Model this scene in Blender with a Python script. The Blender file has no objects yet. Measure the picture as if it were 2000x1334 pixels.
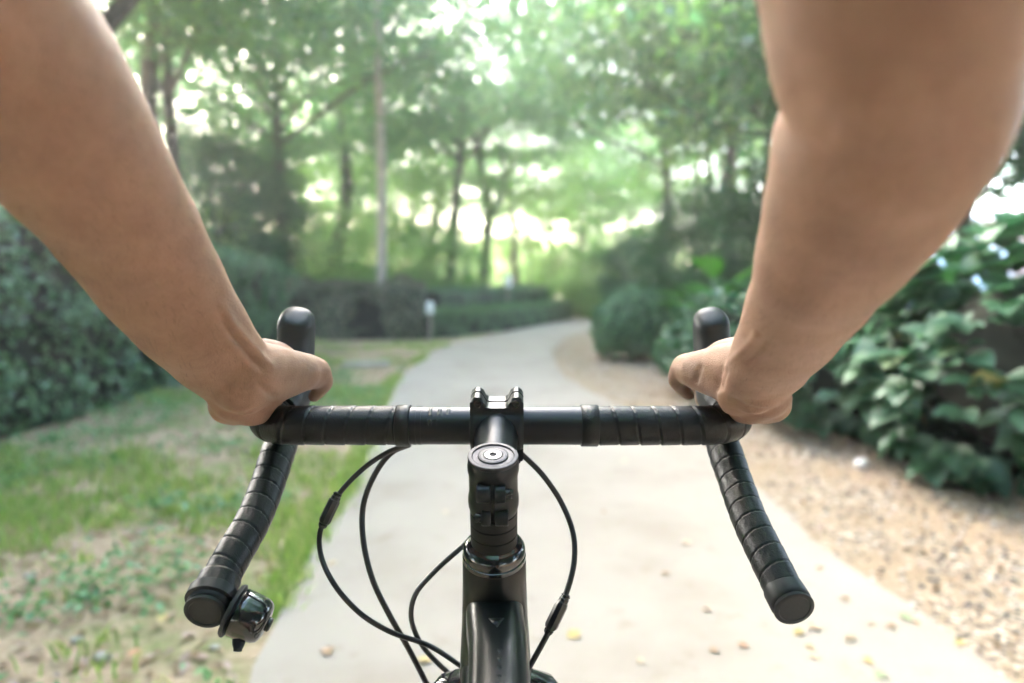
import bpy, bmesh, math, random
import numpy as np
from mathutils import Vector, Matrix

random.seed(7)
rng = np.random.default_rng(7)
S = bpy.context.scene
COL = S.collection

# ------------------------------------------------------------------ camera, world, sun, exposure
CAM_H = 1.08
PITCH = math.radians(4.8)
FPX = 2000 * 24 / 36
cam_d = bpy.data.cameras.new('camera')
cam = bpy.data.objects.new('camera', cam_d)
COL.objects.link(cam)
cam.location = (0, 0, CAM_H)
cam.rotation_euler = (math.pi / 2 - PITCH, 0, 0)
cam_d.lens = 24
cam_d.sensor_width = 36
cam_d.clip_start = 0.02
cam_d.clip_end = 900
cam_d.dof.use_dof = True
cam_d.dof.focus_distance = 0.54
cam_d.dof.aperture_fstop = 3.0
cam_d.dof.aperture_blades = 9
S.camera = cam

SUN_EL, SUN_AZ = math.radians(38), math.radians(-28)      # azimuth measured from +Y towards +X
world = bpy.data.worlds.new('World')
S.world = world
world.use_nodes = True
wn = world.node_tree
bg = wn.nodes['Background']
sky = wn.nodes.new('ShaderNodeTexSky')
sky.sky_type = 'NISHITA'
sky.sun_disc = False
sky.sun_elevation = SUN_EL
sky.sun_rotation = SUN_AZ
sky.air_density = 1.0
sky.dust_density = 4.0
sky.ozone_density = 1.0
wn.links.new(sky.outputs[0], bg.inputs[0])
bg.inputs[1].default_value = 0.15

sun_d = bpy.data.lights.new('sun', 'SUN')
sun = bpy.data.objects.new('sun', sun_d)
COL.objects.link(sun)
sun_d.energy = 0.8
sun_d.angle = math.radians(14)
sun_d.color = (1.0, 0.95, 0.87)
sdir = Vector((math.sin(SUN_AZ) * math.cos(SUN_EL), math.cos(SUN_AZ) * math.cos(SUN_EL), math.sin(SUN_EL)))
sun.rotation_euler = sdir.to_track_quat('Z', 'Y').to_euler()

vs = S.view_settings
vs.view_transform = 'Standard'
vs.look = 'None'
vs.gamma = 1.0
vs.use_curve_mapping = False
vs.exposure = 4.9

cy = S.cycles
cy.use_denoising = True
try:
    cy.denoiser = 'OPENIMAGEDENOISE'
    cy.denoising_input_passes = 'RGB_ALBEDO_NORMAL'
except Exception:
    pass
cy.max_bounces = 6
cy.diffuse_bounces = 3
cy.glossy_bounces = 3
cy.transmission_bounces = 3
cy.volume_bounces = 0
cy.transparent_max_bounces = 8
cy.sample_clamp_indirect = 6.0
cy.caustics_reflective = False
cy.caustics_refractive = False
S.render.film_transparent = False

# ------------------------------------------------------------------ coordinates
CP, SP = math.cos(PITCH), math.sin(PITCH)
FWD, UP = Vector((0, CP, -SP)), Vector((0, SP, CP))


def P(px, py, d):
    """place seen at photo position px, py when it lies d metres ahead of the camera"""
    return Vector((0, 0, CAM_H)) + FWD * d + Vector((1, 0, 0)) * ((px - 1000) / FPX * d) + UP * ((667 - py) / FPX * d)


def G(px, py, z=0.0):
    r = P(px, py, 1.0) - Vector((0, 0, CAM_H))
    t = (z - CAM_H) / r.z
    return Vector((0, 0, CAM_H)) + r * t


# ------------------------------------------------------------------ materials
def new_mat(name):
    m = bpy.data.materials.new(name)
    m.use_nodes = True
    nt = m.node_tree
    return m, nt, nt.nodes['Principled BSDF']


def noise_node(nt, scale, detail=4, rough=0.6, coord='Object', vec=None):
    n = nt.nodes.new('ShaderNodeTexNoise')
    n.inputs['Scale'].default_value = scale
    n.inputs['Detail'].default_value = detail
    n.inputs['Roughness'].default_value = rough
    if vec is None:
        tc = nt.nodes.new('ShaderNodeTexCoord')
        nt.links.new(tc.outputs[coord], n.inputs['Vector'])
    else:
        nt.links.new(vec, n.inputs['Vector'])
    return n


def ramp_node(nt, fac, stops):
    r = nt.nodes.new('ShaderNodeValToRGB')
    e = r.color_ramp.elements
    while len(e) < len(stops):
        e.new(0.5)
    for i, (p, c) in enumerate(stops):
        e[i].position = p
        e[i].color = (c[0], c[1], c[2], 1)
    nt.links.new(fac, r.inputs['Fac'])
    return r


def bump(nt, bs, fac, strength, dist):
    b = nt.nodes.new('ShaderNodeBump')
    b.inputs['Strength'].default_value = strength
    b.inputs['Distance'].default_value = dist
    nt.links.new(fac, b.inputs['Height'])
    nt.links.new(b.outputs[0], bs.inputs['Normal'])
    return b


def plain(name, col, rough=0.5, metal=0.0, nscale=None, var=0.25, bstr=0.0, bdist=0.001, spec=0.5, coat=0.0):
    m, nt, bs = new_mat(name)
    bs.inputs['Roughness'].default_value = rough
    bs.inputs['Metallic'].default_value = metal
    bs.inputs['Specular IOR Level'].default_value = spec
    bs.inputs['Coat Weight'].default_value = coat
    bs.inputs['Coat Roughness'].default_value = 0.12
    bs.inputs['Base Color'].default_value = (*col, 1)
    if nscale:
        n = noise_node(nt, nscale)
        lo = [c * (1 - var) for c in col]
        hi = [min(1, c * (1 + var)) for c in col]
        r = ramp_node(nt, n.outputs['Fac'], [(0.3, lo), (0.7, hi)])
        nt.links.new(r.outputs[0], bs.inputs['Base Color'])
        if bstr:
            bump(nt, bs, n.outputs['Fac'], bstr, bdist)
    return m


def leaf_mat(name, cols, transl=0.45, rough=0.45, gloss=0.06):
    m = bpy.data.materials.new(name)
    m.use_nodes = True
    nt = m.node_tree
    nt.nodes.clear()
    out = nt.nodes.new('ShaderNodeOutputMaterial')
    geo = nt.nodes.new('ShaderNodeNewGeometry')
    k = len(cols)
    r = ramp_node(nt, geo.outputs['Random Per Island'], [((i + 0.5) / k, c) for i, c in enumerate(cols)])
    d = nt.nodes.new('ShaderNodeBsdfDiffuse')
    t = nt.nodes.new('ShaderNodeBsdfTranslucent')
    g = nt.nodes.new('ShaderNodeBsdfGlossy')
    g.inputs['Roughness'].default_value = rough
    g.inputs['Color'].default_value = (0.9, 0.95, 0.95, 1)
    nt.links.new(r.outputs[0], d.inputs['Color'])
    hs = nt.nodes.new('ShaderNodeHueSaturation')
    hs.inputs['Hue'].default_value = 0.485
    hs.inputs['Saturation'].default_value = 1.1
    hs.inputs['Value'].default_value = 1.5
    nt.links.new(r.outputs[0], hs.inputs['Color'])
    nt.links.new(hs.outputs[0], t.inputs['Color'])
    m1 = nt.nodes.new('ShaderNodeMixShader')
    m1.inputs[0].default_value = transl
    nt.links.new(d.outputs[0], m1.inputs[1])
    nt.links.new(t.outputs[0], m1.inputs[2])
    m2 = nt.nodes.new('ShaderNodeMixShader')
    m2.inputs[0].default_value = gloss
    nt.links.new(m1.outputs[0], m2.inputs[1])
    nt.links.new(g.outputs[0], m2.inputs[2])
    nt.links.new(m2.outputs[0], out.inputs['Surface'])
    return m


M = {}
M['canopy'] = leaf_mat('canopy_leaves', [(0.04, 0.12, 0.045), (0.08, 0.19, 0.06), (0.13, 0.26, 0.07), (0.06, 0.16, 0.08)], 0.55)
M['canopy_light'] = leaf_mat('light_canopy_leaves', [(0.10, 0.22, 0.06), (0.16, 0.32, 0.08), (0.22, 0.36, 0.10), (0.12, 0.26, 0.08)], 0.55)
M['canopy_dark'] = leaf_mat('dark_canopy_leaves', [(0.02, 0.075, 0.03), (0.035, 0.12, 0.045), (0.06, 0.17, 0.05)], 0.4)
M['hedge'] = leaf_mat('hedge_leaves', [(0.03, 0.10, 0.04), (0.06, 0.17, 0.065), (0.12, 0.25, 0.10), (0.05, 0.15, 0.045)], 0.3, 0.4, 0.09)
M['hedge_red'] = leaf_mat('reddish_hedge_leaves', [(0.08, 0.13, 0.06), (0.18, 0.16, 0.11), (0.10, 0.17, 0.075), (0.22, 0.19, 0.14)], 0.2)
M['hedge_low'] = leaf_mat('low_hedge_leaves', [(0.06, 0.15, 0.05), (0.11, 0.24, 0.07), (0.08, 0.20, 0.07)], 0.3)
M['shrub'] = leaf_mat('broad_shrub_leaves', [(0.025, 0.09, 0.045), (0.045, 0.13, 0.065), (0.08, 0.18, 0.09), (0.035, 0.12, 0.04)], 0.25, 0.5, 0.05)
M['bush'] = leaf_mat('clipped_bush_leaves', [(0.035, 0.12, 0.045), (0.065, 0.19, 0.065), (0.11, 0.26, 0.09)], 0.25, 0.42, 0.08)
M['banana'] = leaf_mat('big_bright_leaves', [(0.04, 0.19, 0.02), (0.06, 0.24, 0.03), (0.035, 0.14, 0.025)], 0.4, 0.35, 0.08)
M['grass'] = leaf_mat('grass_blades', [(0.16, 0.29, 0.07), (0.26, 0.42, 0.10), (0.36, 0.50, 0.14), (0.44, 0.44, 0.22)], 0.45, 0.5, 0.04)
M['weed'] = leaf_mat('weed_leaves', [(0.10, 0.24, 0.09), (0.17, 0.34, 0.14), (0.13, 0.28, 0.09)], 0.35, 0.5, 0.06)
M['litter'] = leaf_mat('dead_leaf_litter', [(0.34, 0.24, 0.15), (0.44, 0.34, 0.24), (0.26, 0.17, 0.10), (0.45, 0.33, 0.28)], 0.15, 0.7, 0.02)
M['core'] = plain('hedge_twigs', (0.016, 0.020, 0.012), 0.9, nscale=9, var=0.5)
M['bark'] = plain('bark', (0.09, 0.075, 0.06), 0.9, nscale=14, var=0.5, bstr=0.6, bdist=0.02)
M['bark_dark'] = plain('dark_bark', (0.05, 0.045, 0.038), 0.9, nscale=14, var=0.5, bstr=0.6, bdist=0.02)
M['pole'] = plain('weathered_pole', (0.38, 0.33, 0.28), 0.85, nscale=10, var=0.3, bstr=0.4, bdist=0.01)
M['white'] = plain('white_paint', (0.8, 0.8, 0.78), 0.5, nscale=20, var=0.06)
M['white_stone'] = plain('white_stone', (0.72, 0.70, 0.68), 0.8, nscale=30, var=0.12, bstr=0.5, bdist=0.004)
M['slab'] = plain('stone_slab', (0.42, 0.38, 0.34), 0.85, nscale=18, var=0.25, bstr=0.5, bdist=0.004)
M['blue_wall'] = plain('pale_blue_wall', (0.45, 0.60, 0.68), 0.7, nscale=3, var=0.08)
M['pink_wall'] = plain('pink_pillar', (0.62, 0.42, 0.38), 0.8, nscale=3, var=0.08)
M['teal'] = plain('teal_awning', (0.05, 0.36, 0.36), 0.6, nscale=5, var=0.1)
M['glass'] = plain('window_glass', (0.35, 0.42, 0.45), 0.1, spec=0.8)
M['tyre'] = plain('tyre_rubber', (0.02, 0.02, 0.021), 0.75, nscale=300, var=0.3)
M['rim'] = plain('black_rim', (0.025, 0.025, 0.027), 0.35, 0.6)
M['steel'] = plain('spoke_steel', (0.3, 0.3, 0.3), 0.35, 0.9)

# --- bicycle materials
def anodised(name, col, rough, metal, bscale=900, bs_=0.12):
    m, nt, bs = new_mat(name)
    bs.inputs['Base Color'].default_value = (*col, 1)
    bs.inputs['Metallic'].default_value = metal
    bs.inputs['Specular IOR Level'].default_value = 0.3
    n = noise_node(nt, bscale, 2)
    n2 = noise_node(nt, 35, 5)
    mr = nt.nodes.new('ShaderNodeMapRange')
    mr.inputs['To Min'].default_value = rough * 0.8
    mr.inputs['To Max'].default_value = rough * 1.25
    nt.links.new(n2.outputs['Fac'], mr.inputs['Value'])
    nt.links.new(mr.outputs[0], bs.inputs['Roughness'])
    bump(nt, bs, n.outputs['Fac'], bs_, 0.0002)
    return m


M['bar'] = anodised('black_anodised_bar', (0.024, 0.025, 0.027), 0.34, 0.5)
M['stem'] = anodised('black_anodised_stem', (0.024, 0.026, 0.028), 0.38, 0.6, 1200, 0.06)
M['cap'] = anodised('grey_top_cap', (0.05, 0.05, 0.054), 0.5, 0.7, 1200, 0.05)
M['cap_bolt'] = anodised('pale_cap_bolt', (0.10, 0.10, 0.10), 0.4, 0.9)
M['bolt'] = anodised('black_bolt', (0.04, 0.04, 0.04), 0.25, 0.85)
M['black'] = plain('black_recess', (0.006, 0.006, 0.006), 0.7)
M['spacer'] = anodised('matte_black_spacer', (0.005, 0.006, 0.006), 0.5, 0.0)
M['gloss_black'] = plain('gloss_black', (0.010, 0.011, 0.012), 0.12, spec=0.6, coat=0.6)
M['frame'] = plain('satin_black_frame', (0.004, 0.0055, 0.0055), 0.36, 0.0, nscale=400, var=0.25, spec=0.32, coat=0.10)
M['cable'] = plain('black_cable', (0.008, 0.008, 0.009), 0.38, spec=0.6)
M['cable_grey'] = plain('sheened_cable', (0.03, 0.032, 0.034), 0.3, spec=0.8)
M['hood'] = plain('hood_rubber', (0.010, 0.012, 0.015), 0.5, nscale=500, var=0.15, bstr=0.15, bdist=0.0002, spec=0.45)
M['emblem'] = plain('dull_silver_emblem', (0.035, 0.04, 0.04), 0.4, 0.6)
M['mark'] = plain('dark_scale_marks', (0.012, 0.012, 0.012), 0.6)
M['mark_pale'] = plain('pale_print', (0.07, 0.072, 0.075), 0.6)


def tape_mat():
    m, nt, bs = new_mat('bar_tape')
    n = noise_node(nt, 60, 6)
    n2 = noise_node(nt, 700, 3)
    r = ramp_node(nt, n.outputs['Fac'], [(0.3, (0.004, 0.0045, 0.005)), (0.7, (0.008, 0.009, 0.010))])
    # rubbed streaks and creases in the cork-like skin
    vor = nt.nodes.new('ShaderNodeTexVoronoi')
    vor.feature = 'DISTANCE_TO_EDGE'
    vor.inputs['Scale'].default_value = 170
    tc = nt.nodes.new('ShaderNodeTexCoord')
    mp = nt.nodes.new('ShaderNodeMapping')
    mp.inputs['Scale'].default_value = (1, 0.45, 0.45)
    nt.links.new(tc.outputs['Object'], mp.inputs['Vector'])
    nz = noise_node(nt, 40, 3, vec=mp.outputs[0])
    mixv = nt.nodes.new('ShaderNodeMixRGB')
    mixv.inputs[0].default_value = 0.12
    nt.links.new(mp.outputs[0], mixv.inputs[1])
    nt.links.new(nz.outputs['Color'], mixv.inputs[2])
    nt.links.new(mixv.outputs[0], vor.inputs['Vector'])
    nt.links.new(r.outputs[0], bs.inputs['Base Color'])
    mr = nt.nodes.new('ShaderNodeMapRange')
    mr.inputs['To Min'].default_value = 0.30
    mr.inputs['To Max'].default_value = 0.52
    nt.links.new(n.outputs['Fac'], mr.inputs['Value'])
    nt.links.new(mr.outputs[0], bs.inputs['Roughness'])
    cl = nt.nodes.new('ShaderNodeMapRange')
    cl.inputs['From Max'].default_value = 0.12
    nt.links.new(vor.outputs['Distance'], cl.inputs['Value'])
    add = nt.nodes.new('ShaderNodeMath')
    add.operation = 'ADD'
    nt.links.new(cl.outputs[0], add.inputs[0])
    nt.links.new(n2.outputs['Fac'], add.inputs[1])
    bump(nt, bs, add.outputs[0], 0.35, 0.00025)
    bs.inputs['Specular IOR Level'].default_value = 0.32
    return m


M['tape'] = tape_mat()


def skin_mat():
    m, nt, bs = new_mat('skin')
    n = noise_node(nt, 26, 8, 0.72)
    r = ramp_node(nt, n.outputs['Fac'], [(0.25, (0.225, 0.122, 0.082)), (0.55, (0.325, 0.19, 0.13)), (0.8, (0.40, 0.24, 0.18))])
    nt.links.new(r.outputs[0], bs.inputs['Base Color'])
    n2 = noise_node(nt, 420, 4)
    vor = nt.nodes.new('ShaderNodeTexVoronoi')
    vor.inputs['Scale'].default_value = 900
    tc = nt.nodes.new('ShaderNodeTexCoord')
    nt.links.new(tc.outputs['Object'], vor.inputs['Vector'])
    add = nt.nodes.new('ShaderNodeMath')
    add.operation = 'ADD'
    nt.links.new(n2.outputs['Fac'], add.inputs[0])
    nt.links.new(vor.outputs['Distance'], add.inputs[1])
    bump(nt, bs, add.outputs[0], 0.35, 0.0009)
    bs.inputs['Roughness'].default_value = 0.55
    bs.inputs['Specular IOR Level'].default_value = 0.40
    bs.inputs['Subsurface Weight'].default_value = 0.15
    bs.inputs['Subsurface Radius'].default_value = (1.0, 0.35, 0.15)
    bs.inputs['Subsurface Scale'].default_value = 0.006
    return m


M['skin'] = skin_mat()
M['shirt'] = plain('grey_shirt', (0.10, 0.10, 0.11), 0.9, nscale=60, var=0.15)


def ground_mat(name, kind):
    m, nt, bs = new_mat(name)
    tc = nt.nodes.new('ShaderNodeTexCoord')
    V = tc.outputs['Object']
    if kind == 'lawn':
        a = noise_node(nt, 1.6, 6, 0.65, vec=V)
        f = noise_node(nt, 30, 5, 0.7, vec=V)
        soil = ramp_node(nt, f.outputs['Fac'], [(0.3, (0.30, 0.205, 0.13)), (0.55, (0.48, 0.35, 0.245)), (0.75, (0.56, 0.44, 0.33))])
        gr = ramp_node(nt, f.outputs['Fac'], [(0.3, (0.13, 0.17, 0.06)), (0.7, (0.28, 0.28, 0.12))])
        mask = ramp_node(nt, a.outputs['Fac'], [(0.49, (0, 0, 0)), (0.62, (1, 1, 1))])
        mx = nt.nodes.new('ShaderNodeMixRGB')
        nt.links.new(mask.outputs[0], mx.inputs[0])
        nt.links.new(soil.outputs[0], mx.inputs[1])
        nt.links.new(gr.outputs[0], mx.inputs[2])
        nt.links.new(mx.outputs[0], bs.inputs['Base Color'])
        bump(nt, bs, f.outputs['Fac'], 0.8, 0.02)
    elif kind == 'gravel':
        v = nt.nodes.new('ShaderNodeTexVoronoi')
        v.inputs['Scale'].default_value = 55
        nt.links.new(V, v.inputs['Vector'])
        sep = nt.nodes.new('ShaderNodeSeparateColor')
        nt.links.new(v.outputs['Color'], sep.inputs[0])
        peb = ramp_node(nt, sep.outputs[0], [(0.0, (0.06, 0.06, 0.06)), (0.3, (0.25, 0.185, 0.135)), (0.6, (0.38, 0.29, 0.21)), (0.95, (0.54, 0.46, 0.38))])
        f = noise_node(nt, 2.2, 5, 0.6, vec=V)
        g = noise_node(nt, 60, 4, 0.6, vec=V)
        sand = ramp_node(nt, g.outputs['Fac'], [(0.3, (0.25, 0.18, 0.12)), (0.7, (0.40, 0.30, 0.21))])
        mask = ramp_node(nt, f.outputs['Fac'], [(0.40, (0, 0, 0)), (0.62, (1, 1, 1))])
        mx = nt.nodes.new('ShaderNodeMixRGB')
        nt.links.new(mask.outputs[0], mx.inputs[0])
        nt.links.new(sand.outputs[0], mx.inputs[1])
        nt.links.new(peb.outputs[0], mx.inputs[2])
        nt.links.new(mx.outputs[0], bs.inputs['Base Color'])
        bump(nt, bs, v.outputs['Distance'], 0.7, 0.01)
    elif kind == 'path':
        a = noise_node(nt, 1.3, 7, 0.6, vec=V)
        f = noise_node(nt, 90, 5, 0.65, vec=V)
        c = ramp_node(nt, a.outputs['Fac'], [(0.25, (0.29, 0.236, 0.192)), (0.5, (0.375, 0.322, 0.275)), (0.75, (0.41, 0.36, 0.312))])
        st = noise_node(nt, 7, 4, 0.6, vec=V)
        sm = ramp_node(nt, st.outputs['Fac'], [(0.60, (1, 1, 1)), (0.78, (0.80, 0.76, 0.70))])
        mu = nt.nodes.new('ShaderNodeMixRGB')
        mu.blend_type = 'MULTIPLY'
        mu.inputs[0].default_value = 1
        nt.links.new(c.outputs[0], mu.inputs[1])
        nt.links.new(sm.outputs[0], mu.inputs[2])
        fr = ramp_node(nt, f.outputs['Fac'], [(0.3, (0.9, 0.9, 0.9)), (0.7, (1, 1, 1))])
        mu2 = nt.nodes.new('ShaderNodeMixRGB')
        mu2.blend_type = 'MULTIPLY'
        mu2.inputs[0].default_value = 1
        nt.links.new(mu.outputs[0], mu2.inputs[1])
        nt.links.new(fr.outputs[0], mu2.inputs[2])
        nt.links.new(mu2.outputs[0], bs.inputs['Base Color'])
        bump(nt, bs, f.outputs['Fac'], 0.4, 0.004)
    bs.inputs['Roughness'].default_value = 0.9
    bs.inputs['Specular IOR Level'].default_value = 0.25
    return m


M['lawn'] = ground_mat('soil_and_grass', 'lawn')
M['gravel'] = ground_mat('sandy_gravel', 'gravel')
M['concrete'] = ground_mat('pale_concrete', 'path')


# ------------------------------------------------------------------ mesh helpers
def tagp(o, label=None, cat=None, group=None, kind=None):
    if label: o['label'] = label
    if cat: o['category'] = cat
    if group: o['group'] = group
    if kind: o['kind'] = kind
    return o


def empty(name, loc=(0, 0, 0), **k):
    o = bpy.data.objects.new(name, None)
    COL.objects.link(o)
    o.location = loc
    o.empty_display_size = 0.1
    tagp(o, **k)
    return o


def link(name, me, mat, parent=None, smooth=True, **k):
    o = bpy.data.objects.new(name, me)
    COL.objects.link(o)
    if mat is not None and not me.materials:
        me.materials.append(mat)
    if smooth and len(me.polygons):
        me.polygons.foreach_set('use_smooth', np.ones(len(me.polygons), dtype=bool))
    if parent is not None:
        o.parent = parent
        o.location = Vector((0, 0, 0)) - parent.location if parent.type == 'EMPTY' else (0, 0, 0)
    tagp(o, **k)
    return o


def np_mesh(name, V, F):
    """V (n,3); F (m,k) with constant k"""
    V = np.asarray(V, dtype=np.float32)
    F = np.asarray(F, dtype=np.int32)
    me = bpy.data.meshes.new(name)
    me.vertices.add(len(V))
    me.vertices.foreach_set('co', V.ravel())
    k = F.shape[1]
    me.loops.add(F.size)
    me.loops.foreach_set('vertex_index', F.ravel())
    me.polygons.add(len(F))
    me.polygons.foreach_set('loop_start', np.arange(0, F.size, k, dtype=np.int32))
    me.update(calc_edges=True)
    me.validate()
    return me


class MB:
    """collects lofts and boxes into one mesh"""
    def __init__(self):
        self.v, self.f = [], []

    def add(self, V, F):
        n = len(self.v)
        self.v += [tuple(p) for p in V]
        self.f += [tuple(i + n for i in f) for f in F]

    def mesh(self, name):
        me = bpy.data.meshes.new(name)
        me.from_pydata(self.v, [], self.f)
        me.update()
        return me

    def build(self, name, mat, parent=None, smooth=True, auto=None, **k):
        me = self.mesh(name)
        o = link(name, me, mat, parent, smooth, **k)
        if auto:
            bm = bmesh.new()
            bm.from_mesh(me)
            for e in bm.edges:
                if len(e.link_faces) == 2 and e.calc_face_angle(0) > math.radians(auto):
                    e.smooth = False
            bm.to_mesh(me)
            bm.free()
        return o

    def rings(self, rings, cap0=True, cap1=True, closed=True):
        """rings: list of equal length vertex lists"""
        n = len(rings[0])
        V = [p for r in rings for p in r]
        F = []
        for i in range(len(rings) - 1):
            for j in range(n):
                j2 = (j + 1) % n
                F.append((i * n + j, i * n + j2, (i + 1) * n + j2, (i + 1) * n + j))
        if cap0: F.append(tuple(reversed(range(n))))
        if cap1: F.append(tuple((len(rings) - 1) * n + j for j in range(n)))
        self.add(V, F)

    def tube(self, pts, rad, seg=16, step=None, cap=True, flat=1.0, up=None, mod=None):
        pts, rad = resample(pts, rad, step)
        frames = transport(pts, up)
        rr = []
        s = 0
        for i, (p, r, (u, v)) in enumerate(zip(pts, rad, frames)):
            if i: s += (pts[i] - pts[i - 1]).length
            ring = []
            for j in range(seg):
                a = 2 * math.pi * j / seg
                q = mod(s, a, r) if mod else r
                ring.append(p + u * (math.cos(a) * q) + v * (math.sin(a) * q * flat))
            rr.append(ring)
        self.rings(rr, cap, cap)

    def lathe(self, prof, org, axis, seg=40, cap0=True, cap1=True):
        """prof: list of (distance along axis, radius)"""
        ax = Vector(axis).normalized()
        u = ax.orthogonal().normalized()
        v = ax.cross(u)
        self.rings([[org + ax * s + (u * math.cos(2 * math.pi * j / seg) + v * math.sin(2 * math.pi * j / seg)) * max(r, 1e-5)
                     for j in range(seg)] for s, r in prof], cap0, cap1)

    def box(self, c, sx, sy, sz, R=None, bev=0.0):
        bm = bmesh.new()
        bmesh.ops.create_cube(bm, size=1)
        for w in bm.verts: w.co = Vector((w.co.x * sx, w.co.y * sy, w.co.z * sz))
        if bev: bmesh.ops.bevel(bm, geom=bm.edges[:], offset=bev, segments=3, affect='EDGES', profile=0.6)
        bm.verts.ensure_lookup_table()
        Mx = R if R is not None else Matrix.Identity(3)
        V = [Vector(c) + Mx @ w.co for w in bm.verts]
        idx = {w: i for i, w in enumerate(bm.verts)}
        F = [tuple(idx[w] for w in f.verts) for f in bm.faces]
        bm.free()
        self.add(V, F)


def resample(pts, rad, step):
    pts = [Vector(p) for p in pts]
    if not hasattr(rad, '__len__'): rad = [rad] * len(pts)
    if step is None: return pts, list(rad)
    out, ro = [], []
    n = len(pts)
    for i in range(n - 1):
        p0, p1, p2, p3 = pts[max(i - 1, 0)], pts[i], pts[i + 1], pts[min(i + 2, n - 1)]
        if i == 0: p0 = p1 * 2 - p2
        if i == n - 2: p3 = p2 * 2 - p1
        r0, r1, r2, r3 = rad[max(i - 1, 0)], rad[i], rad[i + 1], rad[min(i + 2, n - 1)]
        k = max(1, int(round((p2 - p1).length / step)))
        # centripetal catmull-rom
        t0 = 0.0
        t1 = t0 + max((p1 - p0).length, 1e-6) ** 0.5
        t2 = t1 + max((p2 - p1).length, 1e-6) ** 0.5
        t3 = t2 + max((p3 - p2).length, 1e-6) ** 0.5
        for j in range(k):
            t = t1 + (t2 - t1) * j / k
            A1 = p0 * ((t1 - t) / (t1 - t0)) + p1 * ((t - t0) / (t1 - t0))
            A2 = p1 * ((t2 - t) / (t2 - t1)) + p2 * ((t - t1) / (t2 - t1))
            A3 = p2 * ((t3 - t) / (t3 - t2)) + p3 * ((t - t2) / (t3 - t2))
            B1 = A1 * ((t2 - t) / (t2 - t0)) + A2 * ((t - t0) / (t2 - t0))
            B2 = A2 * ((t3 - t) / (t3 - t1)) + A3 * ((t - t1) / (t3 - t1))
            out.append(B1 * ((t2 - t) / (t2 - t1)) + B2 * ((t - t1) / (t2 - t1)))
            w = j / k
            w = w * w * (3 - 2 * w)
            ro.append(r1 * (1 - w) + r2 * w)
    out.append(pts[-1]); ro.append(rad[-1])
    return out, ro


def transport(pts, up=None):
    fr = []
    t = (pts[1] - pts[0]).normalized()
    u = Vector(up) if up is not None else t.orthogonal()
    u = (u - t * u.dot(t)).normalized()
    for i in range(len(pts)):
        a = pts[max(i - 1, 0)]
        b = pts[min(i + 1, len(pts) - 1)]
        t = (b - a).normalized()
        u = (u - t * u.dot(t)).normalized()
        fr.append((u.copy(), t.cross(u)))
    return fr


# ------------------------------------------------------------------ foliage clouds (numpy)
def unit(a):
    return a / np.maximum(np.linalg.norm(a, axis=1, keepdims=True), 1e-9)


def leaf_cloud(C, N, size, aspect=0.5, droop=0.0, segs=1, jitter=0.7, size_var=0.35):
    """Folded leaf blades centred at C, roughly facing N. 4 verts, 2 tris each (kite), folded on the midrib."""
    n = len(C)
    N = unit(N + rng.normal(0, jitter, (n, 3)))
    T = rng.normal(0, 1, (n, 3))
    T[:, 2] -= droop
    T = unit(T - N * np.sum(T * N, axis=1, keepdims=True))
    B = np.cross(N, T)
    L = (size * (1 + rng.uniform(-size_var, size_var, n)))[:, None]
    W = L * aspect
    a = C - T * L * 0.5
    b = C + B * W * 0.5 + N * W * 0.12 - T * L * 0.05
    c = C + T * L * 0.5 - N * L * 0.10
    d = C - B * W * 0.5 + N * W * 0.12 - T * L * 0.05
    V = np.stack([a, b, c, d], axis=1).reshape(-1, 3)
    i = np.arange(n) * 4
    F = np.concatenate([np.stack([i, i + 1, i + 2], 1), np.stack([i, i + 2, i + 3], 1)], axis=0)
    return V, F


def fnoise(p, s=1.0, seed=0):
    """cheap smooth pseudo noise from summed sines, about -1..1"""
    r = np.random.default_rng(seed)
    out = np.zeros(len(p))
    for k in range(7):
        d = r.normal(0, 1, 3)
        out += np.sin(p @ d * s * (1 + 0.45 * k) + r.uniform(0, 6.28)) / (1 + 0.35 * k)
    return out / 2.6


def make_crown(name, center, radii, n_clusters, per, leaf, mat, flat=0.45, low=-1.0, spread=0.5, seed=1, hollow=0.45, aspect=0.5):
    r = np.random.default_rng(seed)
    d = unit(r.normal(0, 1, (n_clusters * 3, 3)))
    d = d[d[:, 2] > low][:n_clusters]
    rad = (hollow + (1 - hollow) * r.random(len(d)) ** 0.6)[:, None]
    cc = np.array(center) + d * rad * np.array(radii)
    cc += r.normal(0, 0.15, cc.shape) * np.array(radii) * 0.5
    n = len(cc)
    cnt = (per * r.uniform(0.4, 1.6, n)).astype(int)
    idx = np.repeat(np.arange(n), cnt)
    cs = spread * r.uniform(0.6, 1.4, n)
    off = r.normal(0, 1, (len(idx), 3))
    off = off * (cs[idx][:, None]) * np.array([1, 1, flat]) * 0.6
    C = cc[idx] + off
    N = np.tile(np.array([0, 0, 1.0]), (len(idx), 1)) + off * 0.5
    V, F = leaf_cloud(C, N, leaf, aspect, droop=0.5)
    return np_mesh(name, V, F), cc


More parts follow.
